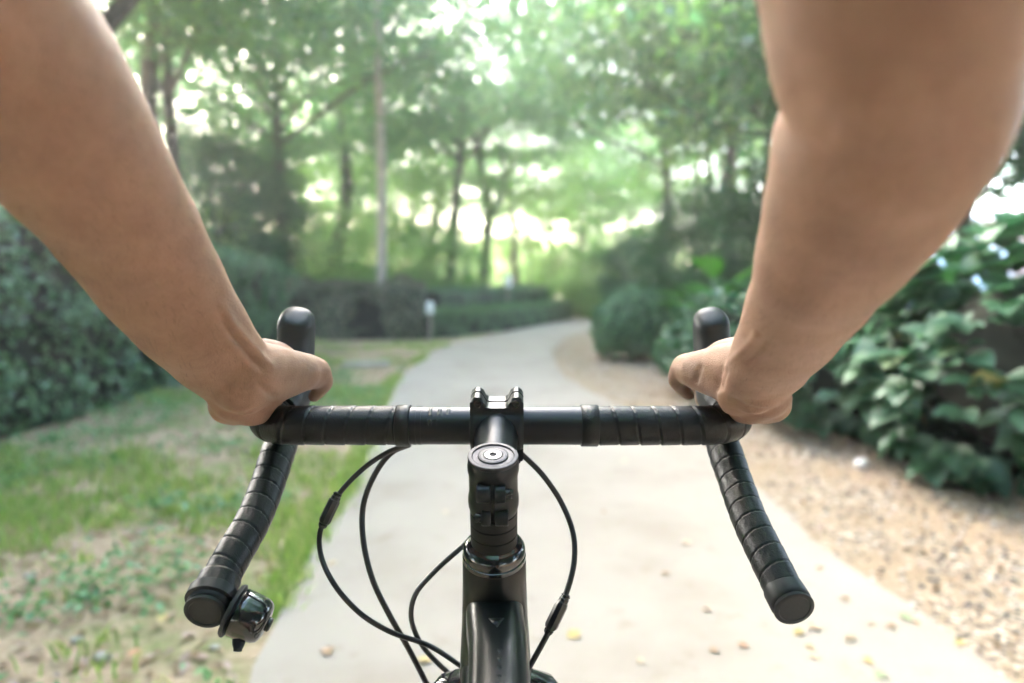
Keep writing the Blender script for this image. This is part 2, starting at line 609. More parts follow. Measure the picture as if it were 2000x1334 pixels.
def make_tree_proto(kind):
    """returns (list of (name, mesh, material)) with origin at the foot"""
    parts = []
    if kind == 'tall':
        me, cc = make_crown('crown', (0, 0, 7.2), (3.6, 3.6, 3.9), 170, 105, 0.14, None, 0.5, -0.9, 0.75, seed=11)
        mat, H, r0 = M['canopy'], 7.0, 0.19
    elif kind == 'layered':
        me, cc = make_crown('crown', (0, 0, 6.2), (4.4, 4.4, 3.2), 140, 115, 0.135, None, 0.22, -0.8, 1.0, seed=12)
        mat, H, r0 = M['canopy'], 6.0, 0.17
    elif kind == 'overhead':
        me, cc = make_crown('crown', (0, 0, 6.6), (5.2, 5.2, 2.2), 235, 160, 0.15, None, 0.3, -0.9, 1.0, seed=22, hollow=0.2)
        mat, H, r0 = M['canopy'], 6.0, 0.2
    elif kind == 'light':
        me, cc = make_crown('crown', (0, 0, 5.4), (3.4, 3.4, 3.2), 110, 95, 0.135, None, 0.35, -0.9, 0.8, seed=13)
        mat, H, r0 = M['canopy_light'], 5.4, 0.13
    elif kind == 'dense':
        me, cc = make_crown('crown', (0, 0, 3.0), (2.4, 2.4, 2.7), 200, 140, 0.13, None, 0.7, -1.0, 0.6, seed=14, hollow=0.6)
        mat, H, r0 = M['canopy_dark'], 3.2, 0.12
    elif kind == 'broad':
        me, cc = make_crown('crown', (0, 0, 5.2), (3.2, 3.2, 2.4), 150, 70, 0.19, None, 0.35, -0.9, 0.7, seed=15, aspect=0.45)
        mat, H, r0 = M['canopy'], 4.6, 0.15
    elif kind == 'shrubby':
        me, cc = make_crown('crown', (0, 0, 1.5), (1.9, 1.9, 1.5), 150, 110, 0.10, None, 0.7, -1.0, 0.5, seed=16, hollow=0.6)
        mat, H, r0 = M['canopy_light'], 1.2, 0.06
    r = random.Random(hash(kind) % 1000 if False else len(kind) * 7 + ord(kind[0]))
    tb = MB()
    base = [Vector((0, 0, -0.1))]
    k = 6
    x = y = 0
    for i in range(1, k + 1):
        x += r.uniform(-0.12, 0.12); y += r.uniform(-0.12, 0.12)
        base.append(Vector((x, y, H * i / k)))
    tb.tube(base, [r0 * (1.25 if i == 0 else 1 - 0.11 * i) for i in range(k + 1)], 10, 0.3)
    if kind not in ('shrubby',):
        for i in range(7 if kind == 'overhead' else 16):
            c = Vector(cc[r.randrange(len(cc))])
            zi = r.uniform(0.8 if kind == 'overhead' else 0.62, 0.95)
            j = min(k - 1, int(zi * k))
            f = zi * k - j
            s = base[j].lerp(base[j + 1], f)
            mid = s.lerp(c, 0.5) + Vector((r.uniform(-.3, .3), r.uniform(-.3, .3), r.uniform(-0.1, .4)))
            rr = r0 * (1 - 0.11 * j) * 0.5
            tb.tube([s, mid, c], [rr, rr * 0.6, rr * 0.2], 6, 0.4)
    me.materials.append(mat)
    tm = tb.mesh('trunk')
    tm.materials.append(M['bark_dark'] if kind in ('dense', 'tall') else M['bark'])
    tm.polygons.foreach_set('use_smooth', np.ones(len(tm.polygons), dtype=bool))
    return [('trunk', tm), ('crown', me)]


PROTO = {}


def tree(kind, x, y, label, s=1.0, rz=0.0, sz=None, group=None, name=None, cat='tree', lean=(0, 0), mat=None):
    if kind not in PROTO: PROTO[kind] = make_tree_proto(kind)
    t = empty(name or {'shrubby': 'leafy_shrub', 'dense': 'evergreen_tree', 'layered': 'spreading_tree', 'light': 'pale_tree', 'broad': 'broadleaf_tree'}.get(kind, 'park_tree'),
              (x, y, 0), label=label, cat=cat, group=group)
    t.rotation_euler = (lean[0], lean[1], rz)
    t.scale = (s, s, sz or s)
    for nm, me in PROTO[kind]:
        o = bpy.data.objects.new(nm, me)
        COL.objects.link(o)
        o.parent = t
    return t


# ------------------------------------------------------------------ ground, path, verge
def sheet(name, poly, z, mat, **k):
    me = bpy.data.meshes.new(name)
    me.from_pydata([(p[0], p[1], z) for p in poly], [], [tuple(range(len(poly)))])
    me.update()
    return link(name, me, mat, None, False, **k)


gm = bpy.data.meshes.new('ground')
gm.from_pydata([(-400, -60, 0), (400, -60, 0), (400, 700, 0), (-400, 700, 0)], [], [(0, 1, 2, 3)])
link('ground', gm, M['lawn'], None, False, kind='structure', label='patchy grass and soil ground beside the path')

Lpx = [(505, 1334), (560, 1200), (640, 1040), (700, 930), (745, 830), (768, 765), (805, 720), (880, 675), (1000, 648), (1080, 633), (1128, 622)]
Rpx = [(1960, 1334), (1830, 1230), (1700, 1140), (1600, 1060), (1500, 980), (1400, 900), (1290, 830), (1160, 775), (1090, 722), (1080, 690), (1110, 660), (1165, 640), (1185, 626)]
Lg = [G(*p) for p in Lpx]
Rg = [G(*p) for p in Rpx]
e0, e1 = Lg[0] - (Lg[1] - Lg[0]).normalized() * 4, Rg[0] - (Rg[1] - Rg[0]).normalized() * 4
Lg = [e0] + Lg + [Vector((4.2, 27, 0)), Vector((9, 33, 0)), Vector((20, 40, 0))]
Rg = [e1] + Rg + [Vector((5.2, 24, 0)), Vector((10, 30, 0)), Vector((21, 37, 0))]


def smooth_line(pts, step=0.12, wob=0.0, seed=0):
    p, _ = resample(pts, 0, step)
    r = random.Random(seed)
    ph = [r.uniform(0, 6.28) for _ in range(4)]
    s = 0
    out = []
    for i, q in enumerate(p):
        if i: s += (p[i] - p[i - 1]).length
        w = wob * (math.sin(s * 2.3 + ph[0]) + 0.6 * math.sin(s * 6.1 + ph[1]) + 0.4 * math.sin(s * 17 + ph[2]))
        out.append(Vector((q.x + w, q.y, 0)))
    return out


Ls, Rs = smooth_line(Lg, 0.1, 0.018, 1), smooth_line(Rg, 0.1, 0.022, 2)


def strip(name, A, B, z, mat, thick=0.0, n=240, **k):
    """surface between two polylines resampled to n stations"""
    def rs(L):
        d = [0]
        for i in range(1, len(L)): d.append(d[-1] + (L[i] - L[i - 1]).length)
        t = np.linspace(0, d[-1], n)
        return np.stack([np.interp(t, d, [q[c] for q in L]) for c in (0, 1)], 1)
    a, b = rs(A), rs(B)
    V, F = [], []
    m = 6
    for i in range(n):
        for j in range(m + 1):
            q = a[i] * (1 - j / m) + b[i] * j / m
            V.append((q[0], q[1], z))
    for i in range(n - 1):
        for j in range(m):
            F.append((i * (m + 1) + j, i * (m + 1) + j + 1, (i + 1) * (m + 1) + j + 1, (i + 1) * (m + 1) + j))
    if thick:
        for side in (0, m):
            base = len(V)
            for i in range(n):
                q = V[i * (m + 1) + side]
                V.append((q[0], q[1], z - thick))
            for i in range(n - 1):
                F.append((i * (m + 1) + side, (i + 1) * (m + 1) + side, base + i + 1, base + i))
    me = bpy.data.meshes.new(name)
    me.from_pydata(V, [], F)
    me.update()
    return link(name, me, mat, None, False, **k)


strip('path', Ls, Rs, 0.022, M['concrete'], 0.03, kind='structure', label='pale concrete path curving away to the right')
Og = [Vector((3.6, -3, 0)), Vector((3.4, 1.5, 0)), Vector((2.9, 3.2, 0)), Vector((2.2, 4.6, 0)), Vector((1.9, 6, 0)), Vector((2.2, 8.5, 0)), Vector((2.6, 12, 0)), Vector((3.6, 18, 0)), Vector((6.5, 24, 0)), Vector((22, 36, 0))]
inner = [q + Vector((-0.12, 0, 0)) for q in Rs]
outer = smooth_line([q + Vector((0.5, 0, 0)) for q in Og], 0.1, 0.03, 5)
strip('gravel_verge', inner, outer, 0.006, M['gravel'], 0, kind='structure', label='sandy pebbly strip between the path and the shrubs')


def xedge(L, y):
    ys = np.array([q.y for q in L]); xs = np.array([q.x for q in L])
    o = np.argsort(ys)
    return np.interp(y, ys[o], xs[o])


# grass blades and weeds: left lawn
def scatter_left(n, dens_seed, thr, ymax=14.0, near_bias=1.6):
    y = 1.1 + (ymax - 1.1) * rng.random(n) ** near_bias
    xr = xedge(Ls, y) - 0.02
    xl = np.full(n, -4.6)
    x = xr - (xr - xl) * rng.random(n)
    p = np.stack([x, y, np.zeros(n)], 1)
    k = fnoise(p, 1.5, dens_seed) + 0.5 * fnoise(p, 5.0, dens_seed + 1)
    return p[k > thr - 0.35 * (y < 3.3) + rng.normal(0, 0.15, n)]


def blades(p, h, w, lean=0.5, seed=3):
    n = len(p)
    H = h * rng.uniform(0.5, 1.5, n)
    a = rng.uniform(0, 6.283, n)
    d = np.stack([np.cos(a), np.sin(a), np.zeros(n)], 1)
    b2 = rng.uniform(0, 6.283, n)
    ln = np.stack([np.cos(b2), np.sin(b2), np.zeros(n)], 1) * (lean * H * rng.random(n))[:, None]
    W = (w * rng.uniform(0.7, 1.4, n))[:, None]
    up = np.zeros((n, 3)); up[:, 2] = 1
    v0 = p - d * W * 0.5
    v1 = p + d * W * 0.5
    mid = p + up * (H * 0.55)[:, None] + ln * 0.35
    v2 = mid + d * W * 0.42
    v3 = mid - d * W * 0.42
    v4 = p + up * (H * 0.92)[:, None] + ln
    V = np.stack([v0, v1, v2, v3, v4], 1).reshape(-1, 3)
    i = np.arange(n) * 5
    F = np.concatenate([np.stack([i, i + 1, i + 2], 1), np.stack([i, i + 2, i + 3], 1), np.stack([i + 3, i + 2, i + 4], 1)], 0)
    return V, F


cen = scatter_left(12000, 21, 0.36, near_bias=2.0)
pts = np.repeat(cen, 9, axis=0)
pts[:, :2] += rng.normal(0, 0.035, (len(pts), 2))
ey = 1.2 + 9 * rng.random(900) ** 1.5
ec = np.stack([xedge(Ls, ey) - np.abs(rng.normal(0, 0.05, 900)), ey, np.zeros(900)], 1)
ec = ec[fnoise(ec, 2.5, 91) > 0.25]
ec = np.repeat(ec, 8, axis=0)
ec[:, :2] += rng.normal(0, 0.03, (len(ec), 2))
pts = np.concatenate([pts[pts[:, 0] < xedge(Ls, pts[:, 1]) + 0.015], ec])
V, F = blades(pts, 0.06, 0.0075, 0.9)
link('grass', np_mesh('grass', V, F), M['grass'], None, False, kind='stuff', label='patchy bright green grass left of the path')
cen = scatter_left(2600, 33, 0.25, 9.0, 1.3)
pts = np.repeat(cen, 11, axis=0)
pts += np.abs(rng.normal(0, 1, pts.shape)) * np.array([0, 0, 0.045])
pts[:, :2] += rng.normal(0, 0.05, (len(pts), 2))
pts[:, 2] += 0.015
pts = pts[pts[:, 0] < xedge(Ls, pts[:, 1]) - 0.03]
V, F = leaf_cloud(pts, np.tile(np.array([0, 0, 1.0]), (len(pts), 1)), 0.035, 0.6, jitter=0.5)
link('low_weeds', np_mesh('low_weeds', V, F), M['weed'], None, False, kind='stuff', label='small leafy weeds among the grass')
n = 5200
y = 1.2 + 9 * rng.random(n) ** 1.5
xr = xedge(Ls, y) - 0.03
x = xr - (xr + 4.4) * rng.random(n)
p = np.stack([x, y, np.full(n, 0.010) + rng.random(n) * 0.012], 1)
V, F = leaf_cloud(p, np.tile(np.array([0, 0, 1.0]), (n, 1)), 0.045, 0.55, jitter=0.35)
n2 = 3600
y = 1.2 + 12 * rng.random(n2) ** 1.3
xl = xedge(Rs, y) + 0.03
xo = np.interp(y, [q.y for q in Og], [q.x for q in Og]) + 0.3
x = xl + (xo - xl) * rng.random(n2) ** 0.8
p = np.stack([x, y, np.full(n2, 0.016) + rng.random(n2) * 0.01], 1)
V2, F2 = leaf_cloud(p, np.tile(np.array([0, 0, 1.0]), (n2, 1)), 0.035, 0.55, jitter=0.35)
link('leaf_litter', np_mesh('leaf_litter', np.concatenate([V, V2]), np.concatenate([F, F2 + len(V)])), M['litter'], None, False, kind='stuff', label='dry brown leaf litter on the soil and gravel')


def pebble_stuff():
    n = 16000
    y = 1.1 + 9.5 * rng.random(n) ** 1.7
    xl = xedge(Rs, y) - 0.03
    xo = np.interp(y, [q.y for q in Og], [q.x for q in Og]) + 0.35
    x = xl + (xo - xl) * rng.random(n) ** 0.75
    c = np.stack([x, y, np.where(x < xl + 0.05, 0.024, 0.010)], 1)
    k = fnoise(c, 1.4, 77) + (x - xl) * 0.8 - 0.35 * np.clip(y - 2.6, 0, 2)
    keep = k > rng.normal(0.1, 0.35, n)
    c = c[keep]; n = len(c)
    # squashed octahedra
    o = np.array([[1, 0, 0], [0, 1, 0], [-1, 0, 0], [0, -1, 0], [0, 0, 1.0], [0, 0, -0.6]])
    a = rng.uniform(0, 6.28, n)
    s = 0.006 + 0.011 * rng.random(n) ** 2
    ca, sa = np.cos(a), np.sin(a)
    el = rng.uniform(0.6, 1.0, n)
    X = o[None, :, 0] * s[:, None]; Y = o[None, :, 1] * (s * el)[:, None]; Z = o[None, :, 2] * (s * 0.6)[:, None]
    V = np.stack([c[:, None, 0] + X * ca[:, None] - Y * sa[:, None], c[:, None, 1] + X * sa[:, None] + Y * ca[:, None], c[:, None, 2] + Z], 2).reshape(-1, 3)
    f = np.array([[0, 1, 4], [1, 2, 4], [2, 3, 4], [3, 0, 4]])
    F = (np.arange(n)[:, None, None] * 6 + f[None]).reshape(-1, 3)
    return np_mesh('pebbles', V, F)


def pebble_mat():
    m, nt, bs = new_mat('pebbles')
    geo = nt.nodes.new('ShaderNodeNewGeometry')
    r = ramp_node(nt, geo.outputs['Random Per Island'], [(0.0, (0.03, 0.035, 0.04)), (0.36, (0.06, 0.065, 0.07)), (0.42, (0.24, 0.18, 0.14)), (0.75, (0.33, 0.26, 0.21)), (0.95, (0.52, 0.48, 0.44))])
    nt.links.new(r.outputs[0], bs.inputs['Base Color'])
    bs.inputs['Roughness'].default_value = 0.75
    return m


link('pebbles', pebble_stuff(), pebble_mat(), None, True, kind='stuff', label='loose mixed pebbles right of the path')


# fallen leaves lying on the path, each a thing
def fallen_leaf_mesh(seed, size):
    r = random.Random(seed)
    V = [(0, -0.5, 0.02)]
    w = r.uniform(0.28, 0.4)
    for s in (1, -1):
        V += [(s * w * 0.7, -0.25, 0.08), (s * w, 0.05, 0.14), (s * w * 0.6, 0.32, 0.08)]
    V += [(0, 0.55, 0.05), (0, -0.25, 0), (0, 0.05, 0.0), (0, 0.32, 0)]
    F = [(0, 1, 8), (1, 2, 9, 8), (2, 3, 10, 9), (3, 7, 10), (0, 8, 4), (4, 8, 9, 5), (5, 9, 10, 6), (6, 10, 7)]
    me = bpy.data.meshes.new('fallen_leaf')
    me.from_pydata([(a * size, b * size, c * size) for a, b, c in V], [], F)
    me.update()
    return me


leafcols = {'yellow': (0.50, 0.37, 0.16), 'brown': (0.36, 0.24, 0.15), 'tan': (0.52, 0.38, 0.26), 'green': (0.28, 0.32, 0.19), 'orange': (0.48, 0.26, 0.15)}
LM = {}
for kcol, c in leafcols.items():
    LM[kcol] = [fallen_leaf_mesh(i, 0.032 + 0.006 * i) for i in range(3)]
    mt = plain(kcol + '_dead_leaf', c, 0.8, nscale=80, var=0.25)
    for me in LM[kcol]: me.materials.append(mt)
FL = [('yellow', 1580, 1262), ('yellow', 1695, 1290), ('brown', 1740, 1222), ('tan', 1700, 1218), ('brown', 1650, 1170), ('green', 1720, 1318), ('yellow', 1875, 1255),
      ('orange', 1450, 1260), ('tan', 1590, 1280), ('brown', 1395, 1270), ('tan', 1660, 1246), ('green', 1768, 1204), ('brown', 1790, 1216), ('tan', 1380, 1190),
      ('tan', 1590, 1225), ('brown', 1600, 1110), ('yellow', 1560, 1235), ('tan', 1340, 1060), ('brown', 1180, 1000), ('tan', 870, 1000), ('brown', 640, 1272),
      ('tan', 650, 1100), ('brown', 865, 748), ('yellow', 830, 1290), ('tan', 1250, 1290), ('brown', 1300, 1120), ('tan', 1220, 900), ('brown', 1040, 720), ('tan', 960, 700), ('yellow', 1120, 1240)]
LMK = [('the right bar end', 1552, 1185), ('the right adjuster', 1088, 1200), ('the top tube', 970, 1260), ('the left adjuster', 645, 995), ('the stem', 970, 800),
       ('the white stone', 1683, 915), ('the right corner', 1990, 1320), ('the bell', 488, 1210), ('the right thumb', 1335, 720), ('the left thumb', 630, 735)]
USED = set()


def leaf_label(kc, px, py):
    for nm, x, y in sorted(LMK, key=lambda q_: (q_[1] - px) ** 2 + (q_[2] - py) ** 2):
        dx, dy = px - x, py - y
        d = math.hypot(dx, dy)
        w = 'just' if d < 90 else ('somewhat' if d < 200 else 'far')
        side = ('right' if dx > 0 else 'left') if abs(dx) > 2.2 * abs(dy) else (('below' if dy > 0 else 'above') if abs(dy) > 2.2 * abs(dx) else ('lower ' if dy > 0 else 'upper ') + ('right' if dx > 0 else 'left'))
        t = {'right': 'right of', 'left': 'left of', 'below': 'below', 'above': 'above', 'lower right': 'below and right of', 'lower left': 'below and left of', 'upper right': 'above and right of', 'upper left': 'above and left of'}[side]
        s_ = '%s leaf on path %s %s %s' % (kc, w, t, nm)
        if s_ not in USED:
            USED.add(s_)
            return s_
    return s_


for i, (kc, px, py) in enumerate(FL):
    q = G(px, py, 0.026)
    o = bpy.data.objects.new('fallen_leaf', LM[kc][i % 3])
    COL.objects.link(o)
    o.location = q
    o.rotation_euler = (random.uniform(-.15, .15), random.uniform(-.15, .15), random.uniform(0, 6.28))
    o.scale = [random.uniform(0.8, 1.3)] * 3
    tagp(o, leaf_label(kc, px, py), 'leaf', 'fallen leaves on the path')
for i, (kc, px, py) in enumerate([('orange', 262, 1275), ('orange', 690, 683), ('yellow', 318, 1208)]):
    o = bpy.data.objects.new('fallen_leaf', LM[kc][2])
    COL.objects.link(o)
    o.location = G(px, py, 0.03)
    o.scale = (1.0 if py > 1000 else 3,) * 3
    tagp(o, ['orange fallen leaf on bare soil at lower left', 'large orange fallen leaf on the grass near the hedges', 'yellow fallen leaf on the soil below the bicycle bell'][i], 'leaf')


def rock(name, loc, s, mat, seed, **k):
    bm = bmesh.new()
    bmesh.ops.create_icosphere(bm, subdivisions=3, radius=1)
    r = random.Random(seed)
    ph = [r.uniform(0, 6) for _ in range(6)]
    for v in bm.verts:
        c = v.co
        f = 1 + 0.13 * math.sin(c.x * 3 + ph[0]) * math.cos(c.y * 2.5 + ph[1]) + 0.09 * math.sin(c.z * 5 + ph[2] + c.x * 4)
        v.co = Vector((c.x * f * s[0], c.y * f * s[1], c.z * f * s[2]))
    me = bpy.data.meshes.new(name)
    bm.to_mesh(me)
    bm.free()
    o = link(name, me, mat, None, True, **k)
    o.location = loc
    return o


rock('stone', G(1683, 918) + Vector((0, 0, 0.03)), (0.042, 0.04, 0.036), M['white_stone'], 4, label='single round white stone on the gravel at the shrubs\' foot', cat='stone')
sb = MB()
sb.box((0, 0, 0.02), 0.62, 0.34, 0.06, Matrix.Rotation(0.15, 3, 'Z'), 0.012)
o = sb.build('stone_slab', M['slab'], None, True, auto=30, label='flat pale stone slab lying in the grass left of the path', cat='slab')
o.location = G(715, 714)
for i, (px, py, s) in enumerate([(200, 1290, .028), (150, 1255, .02), (60, 1130, .022), (420, 1270, .016), (255, 960, .035)]):
    rock('stone', G(px, py) + Vector((0, 0, 0.01)), (s, s * 0.7, s * 0.45), M['slab'], 40 + i,
         label=['pinkish pebble stone on bare soil at bottom left', 'small stone just behind the bottom left pebble', 'small stone at the left edge among grass', 'tiny stone left of the bicycle bell lever', 'larger flat stone in the weeds below the left hedge'][i], cat='stone')


# ------------------------------------------------------------------ hedges
def hedge(name, line, width, height, n, leaf, mat, label, seed=0, zb=0.0, core=True, lump=0.06, slope=None, cat='hedge', aspect=0.55):
    """line: list of (x, y) centre points; leaves cover top and both sides"""
    L = [Vector((a, b, 0)) for a, b in line]
    p, _ = resample(L, 0, 0.25)
    fr = transport(p, (0, 0, 1))
    d = [0]
    for i in range(1, len(p)): d.append(d[-1] + (p[i] - p[i - 1]).length)
    total = d[-1]
    hts = (lambda t: height) if slope is None else slope
    root = empty(name, L[0], label=label, cat=cat)
    t = rng.random(n) * total
    cx = np.interp(t, d, [q.x for q in p]); cyy = np.interp(t, d, [q.y for q in p])
    sx = np.interp(t, d, [f[1].x for f in fr]); sy = np.interp(t, d, [f[1].y for f in fr])
    H = np.array([hts(u / total) for u in t])
    peri = width + 2 * H
    u = rng.random(n) * peri
    side = np.where(u < H, -1, np.where(u < H + width, 0, 1))
    w = np.where(side == 0, u - H - width / 2, side * width / 2)
    z = np.where(side == -1, u, np.where(side == 0, H, peri - u))
    inw = np.abs(rng.normal(0, 0.05, n))
    base = np.stack([cx, cyy, z], 1)
    lp = fnoise(base, 3.0, seed) * lump + fnoise(base, 9.0, seed + 5) * lump * 0.5
    w2 = np.where(side == 0, w, side * (width / 2 - inw + lp))
    z2 = np.where(side == 0, H - inw + lp, z)
    # round the top corners
    edge = np.clip((z2 - (H - 0.22)) / 0.22, 0, 1)
    w2 = np.where(side != 0, w2 * (1 - 0.22 * edge ** 2), w2)
    ew = np.clip((np.abs(w) - (width / 2 - 0.22)) / 0.22, 0, 1)
    z2 = np.where(side == 0, z2 - 0.10 * ew ** 2, z2)
    C = np.stack([cx + sx * w2, cyy + sy * w2, z2 + zb], 1)
    N = np.stack([sx * side, sy * side, np.where(side == 0, 1.0, 0.35)], 1)
    V, F = leaf_cloud(C - np.array(L[0]), N, leaf, aspect, jitter=0.6)
    me = np_mesh('foliage', V, F)
    me.materials.append(mat)
    o = bpy.data.objects.new('foliage', me)
    COL.objects.link(o); o.parent = root
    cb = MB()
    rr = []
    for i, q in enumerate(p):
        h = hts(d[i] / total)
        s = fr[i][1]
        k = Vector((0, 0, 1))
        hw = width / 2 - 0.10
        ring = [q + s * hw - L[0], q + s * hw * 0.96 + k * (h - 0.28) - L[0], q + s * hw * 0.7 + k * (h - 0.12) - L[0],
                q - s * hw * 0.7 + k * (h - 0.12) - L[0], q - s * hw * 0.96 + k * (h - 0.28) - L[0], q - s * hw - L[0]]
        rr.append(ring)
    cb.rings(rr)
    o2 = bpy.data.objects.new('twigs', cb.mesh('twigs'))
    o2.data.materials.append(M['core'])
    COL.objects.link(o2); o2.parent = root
    return root


hedge('tall_hedge', [(-4.05, 0.8), (-4.05, 4), (-4.15, 8), (-4.4, 11.8)], 1.2, 1.62, 42000, 0.062, M['hedge'], 'tall dark green small leaved hedge running along the left edge', 3, lump=0.15,
      slope=lambda t: 1.78 - 0.30 * t)
hedge('reddish_hedge', [(-6.5, 13.6), (-4.4, 13.6), (-1.75, 13.75)], 1.0, 1.14, 17000, 0.07, M['hedge_red'], 'brownish clipped hedge standing behind the slender pole', 5, lump=0.16)
hedge('back_hedge', [(-2.0, 15.4), (-1.0, 17.4), (0.0, 20.2), (0.9, 23.6)], 1.0, 1.0, 24000, 0.05, M['hedge'], 'dark green hedge behind the low bright hedge at the path bend', 7, lump=0.12)
hedge('low_hedge', [(-1.9, 13.5), (-0.42, 15.9), (0.68, 18.9), (1.62, 21.9)], 0.8, 0.58, 26000, 0.045, M['hedge_low'], 'low bright green hedge following the outer edge of the path bend', 9, lump=0.11)


def ball_bush(name, c, r, n, leaf, mat, label, squash=0.9, seed=0, cat='bush'):
    root = empty(name, (c[0], c[1], 0), label=label, cat=cat)
    dirs = unit(rng.normal(0, 1, (n, 3)))
    dirs = dirs[dirs[:, 2] > -0.75]
    lp = 1 + 0.12 * fnoise(dirs * r, 4 / r, seed) + 0.09 * fnoise(dirs * r, 12 / r, seed + 3) - np.abs(rng.normal(0, 0.05, len(dirs)))
    C = dirs * (r * lp)[:, None] * np.array([1, 1, squash]) + np.array([0, 0, r * squash * 0.88])
    C[:, 2] = np.maximum(C[:, 2], 0.02)
    V, F = leaf_cloud(C, dirs, leaf, 0.6, jitter=0.6)
    me = np_mesh('foliage', V, F); me.materials.append(mat)
    o = bpy.data.objects.new('foliage', me); COL.objects.link(o); o.parent = root
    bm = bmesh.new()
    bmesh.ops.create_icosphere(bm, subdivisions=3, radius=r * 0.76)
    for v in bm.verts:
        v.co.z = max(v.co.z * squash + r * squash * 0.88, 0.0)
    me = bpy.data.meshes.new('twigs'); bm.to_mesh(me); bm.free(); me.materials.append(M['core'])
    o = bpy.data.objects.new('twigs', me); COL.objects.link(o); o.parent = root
    return root


q = G(1255, 712)
ball_bush('clipped_bush', (q.x, q.y + 0.5, 0), 0.62, 8000, 0.062, M['bush'], 'round clipped green bush at the path edge near the bend', seed=2)
q = G(1335, 742)
ball_bush('clipped_bush', (q.x + 0.1, q.y + 0.3, 0), 0.36, 3600, 0.06, M['bush'], 'smaller rounded bush beside the right brake hood', seed=6)
q = G(1440, 735)
ball_bush('clipped_bush', (q.x + 0.3, q.y + 0.9, 0), 0.62, 6500, 0.065, M['bush'], 'rounded bush partly hidden behind the right wrist', seed=8)
ball_bush('clipped_bush', (3.75, 15.6, 0), 0.75, 7000, 0.06, M['hedge'], 'dark rounded bush far back above the clipped bush', seed=12)

# broad-leaved shrubs on the right: the biggest leaves in front are parts, the rest is joined
def broad_leaf_mesh(L=0.15, W=0.055):
    n = 6
    V, F = [], []
    for i in range(n + 1):
        t = i / n
        w = W * math.sin(math.pi * min(1, t * 0.96 + 0.03)) ** 0.8
        z = -0.35 * L * t * t
        V += [(-w, L * t, z + w * 0.28), (0, L * t, z), (w, L * t, z + w * 0.28)]
    for i in range(n):
        a = i * 3
        F += [(a, a + 1, a + 4, a + 3), (a + 1, a + 2, a + 5, a + 4)]
    me = bpy.data.meshes.new('leaf')
    me.from_pydata(V, [], F); me.update()
    me.polygons.foreach_set('use_smooth', np.ones(len(me.polygons), dtype=bool))
    return me


def leaf_obj_mat():
    m = leaf_mat('shrub_single_leaves', [(0.03, 0.09, 0.045)], 0.3, 0.5, 0.05)
    nt = m.node_tree
    oi = nt.nodes.new('ShaderNodeObjectInfo')
    for nd in nt.nodes:
        if nd.type == 'VALTORGB': rp = nd
    e = rp.color_ramp.elements
    e[0].position = 0.0; e[0].color = (0.03, 0.09, 0.045, 1)
    while len(e) < 5: e.new(0.5)
    e[1].position = 0.35; e[1].color = (0.04, 0.12, 0.055, 1)
    e[2].position = 0.7; e[2].color = (0.06, 0.15, 0.075, 1)
    e[3].position = 0.93; e[3].color = (0.10, 0.20, 0.10, 1)
    e[4].position = 1.0; e[4].color = (0.24, 0.24, 0.07, 1)
    nt.links.new(oi.outputs['Random'], rp.inputs['Fac'])
    return m


BL = broad_leaf_mesh()
BL.materials.append(leaf_obj_mat())


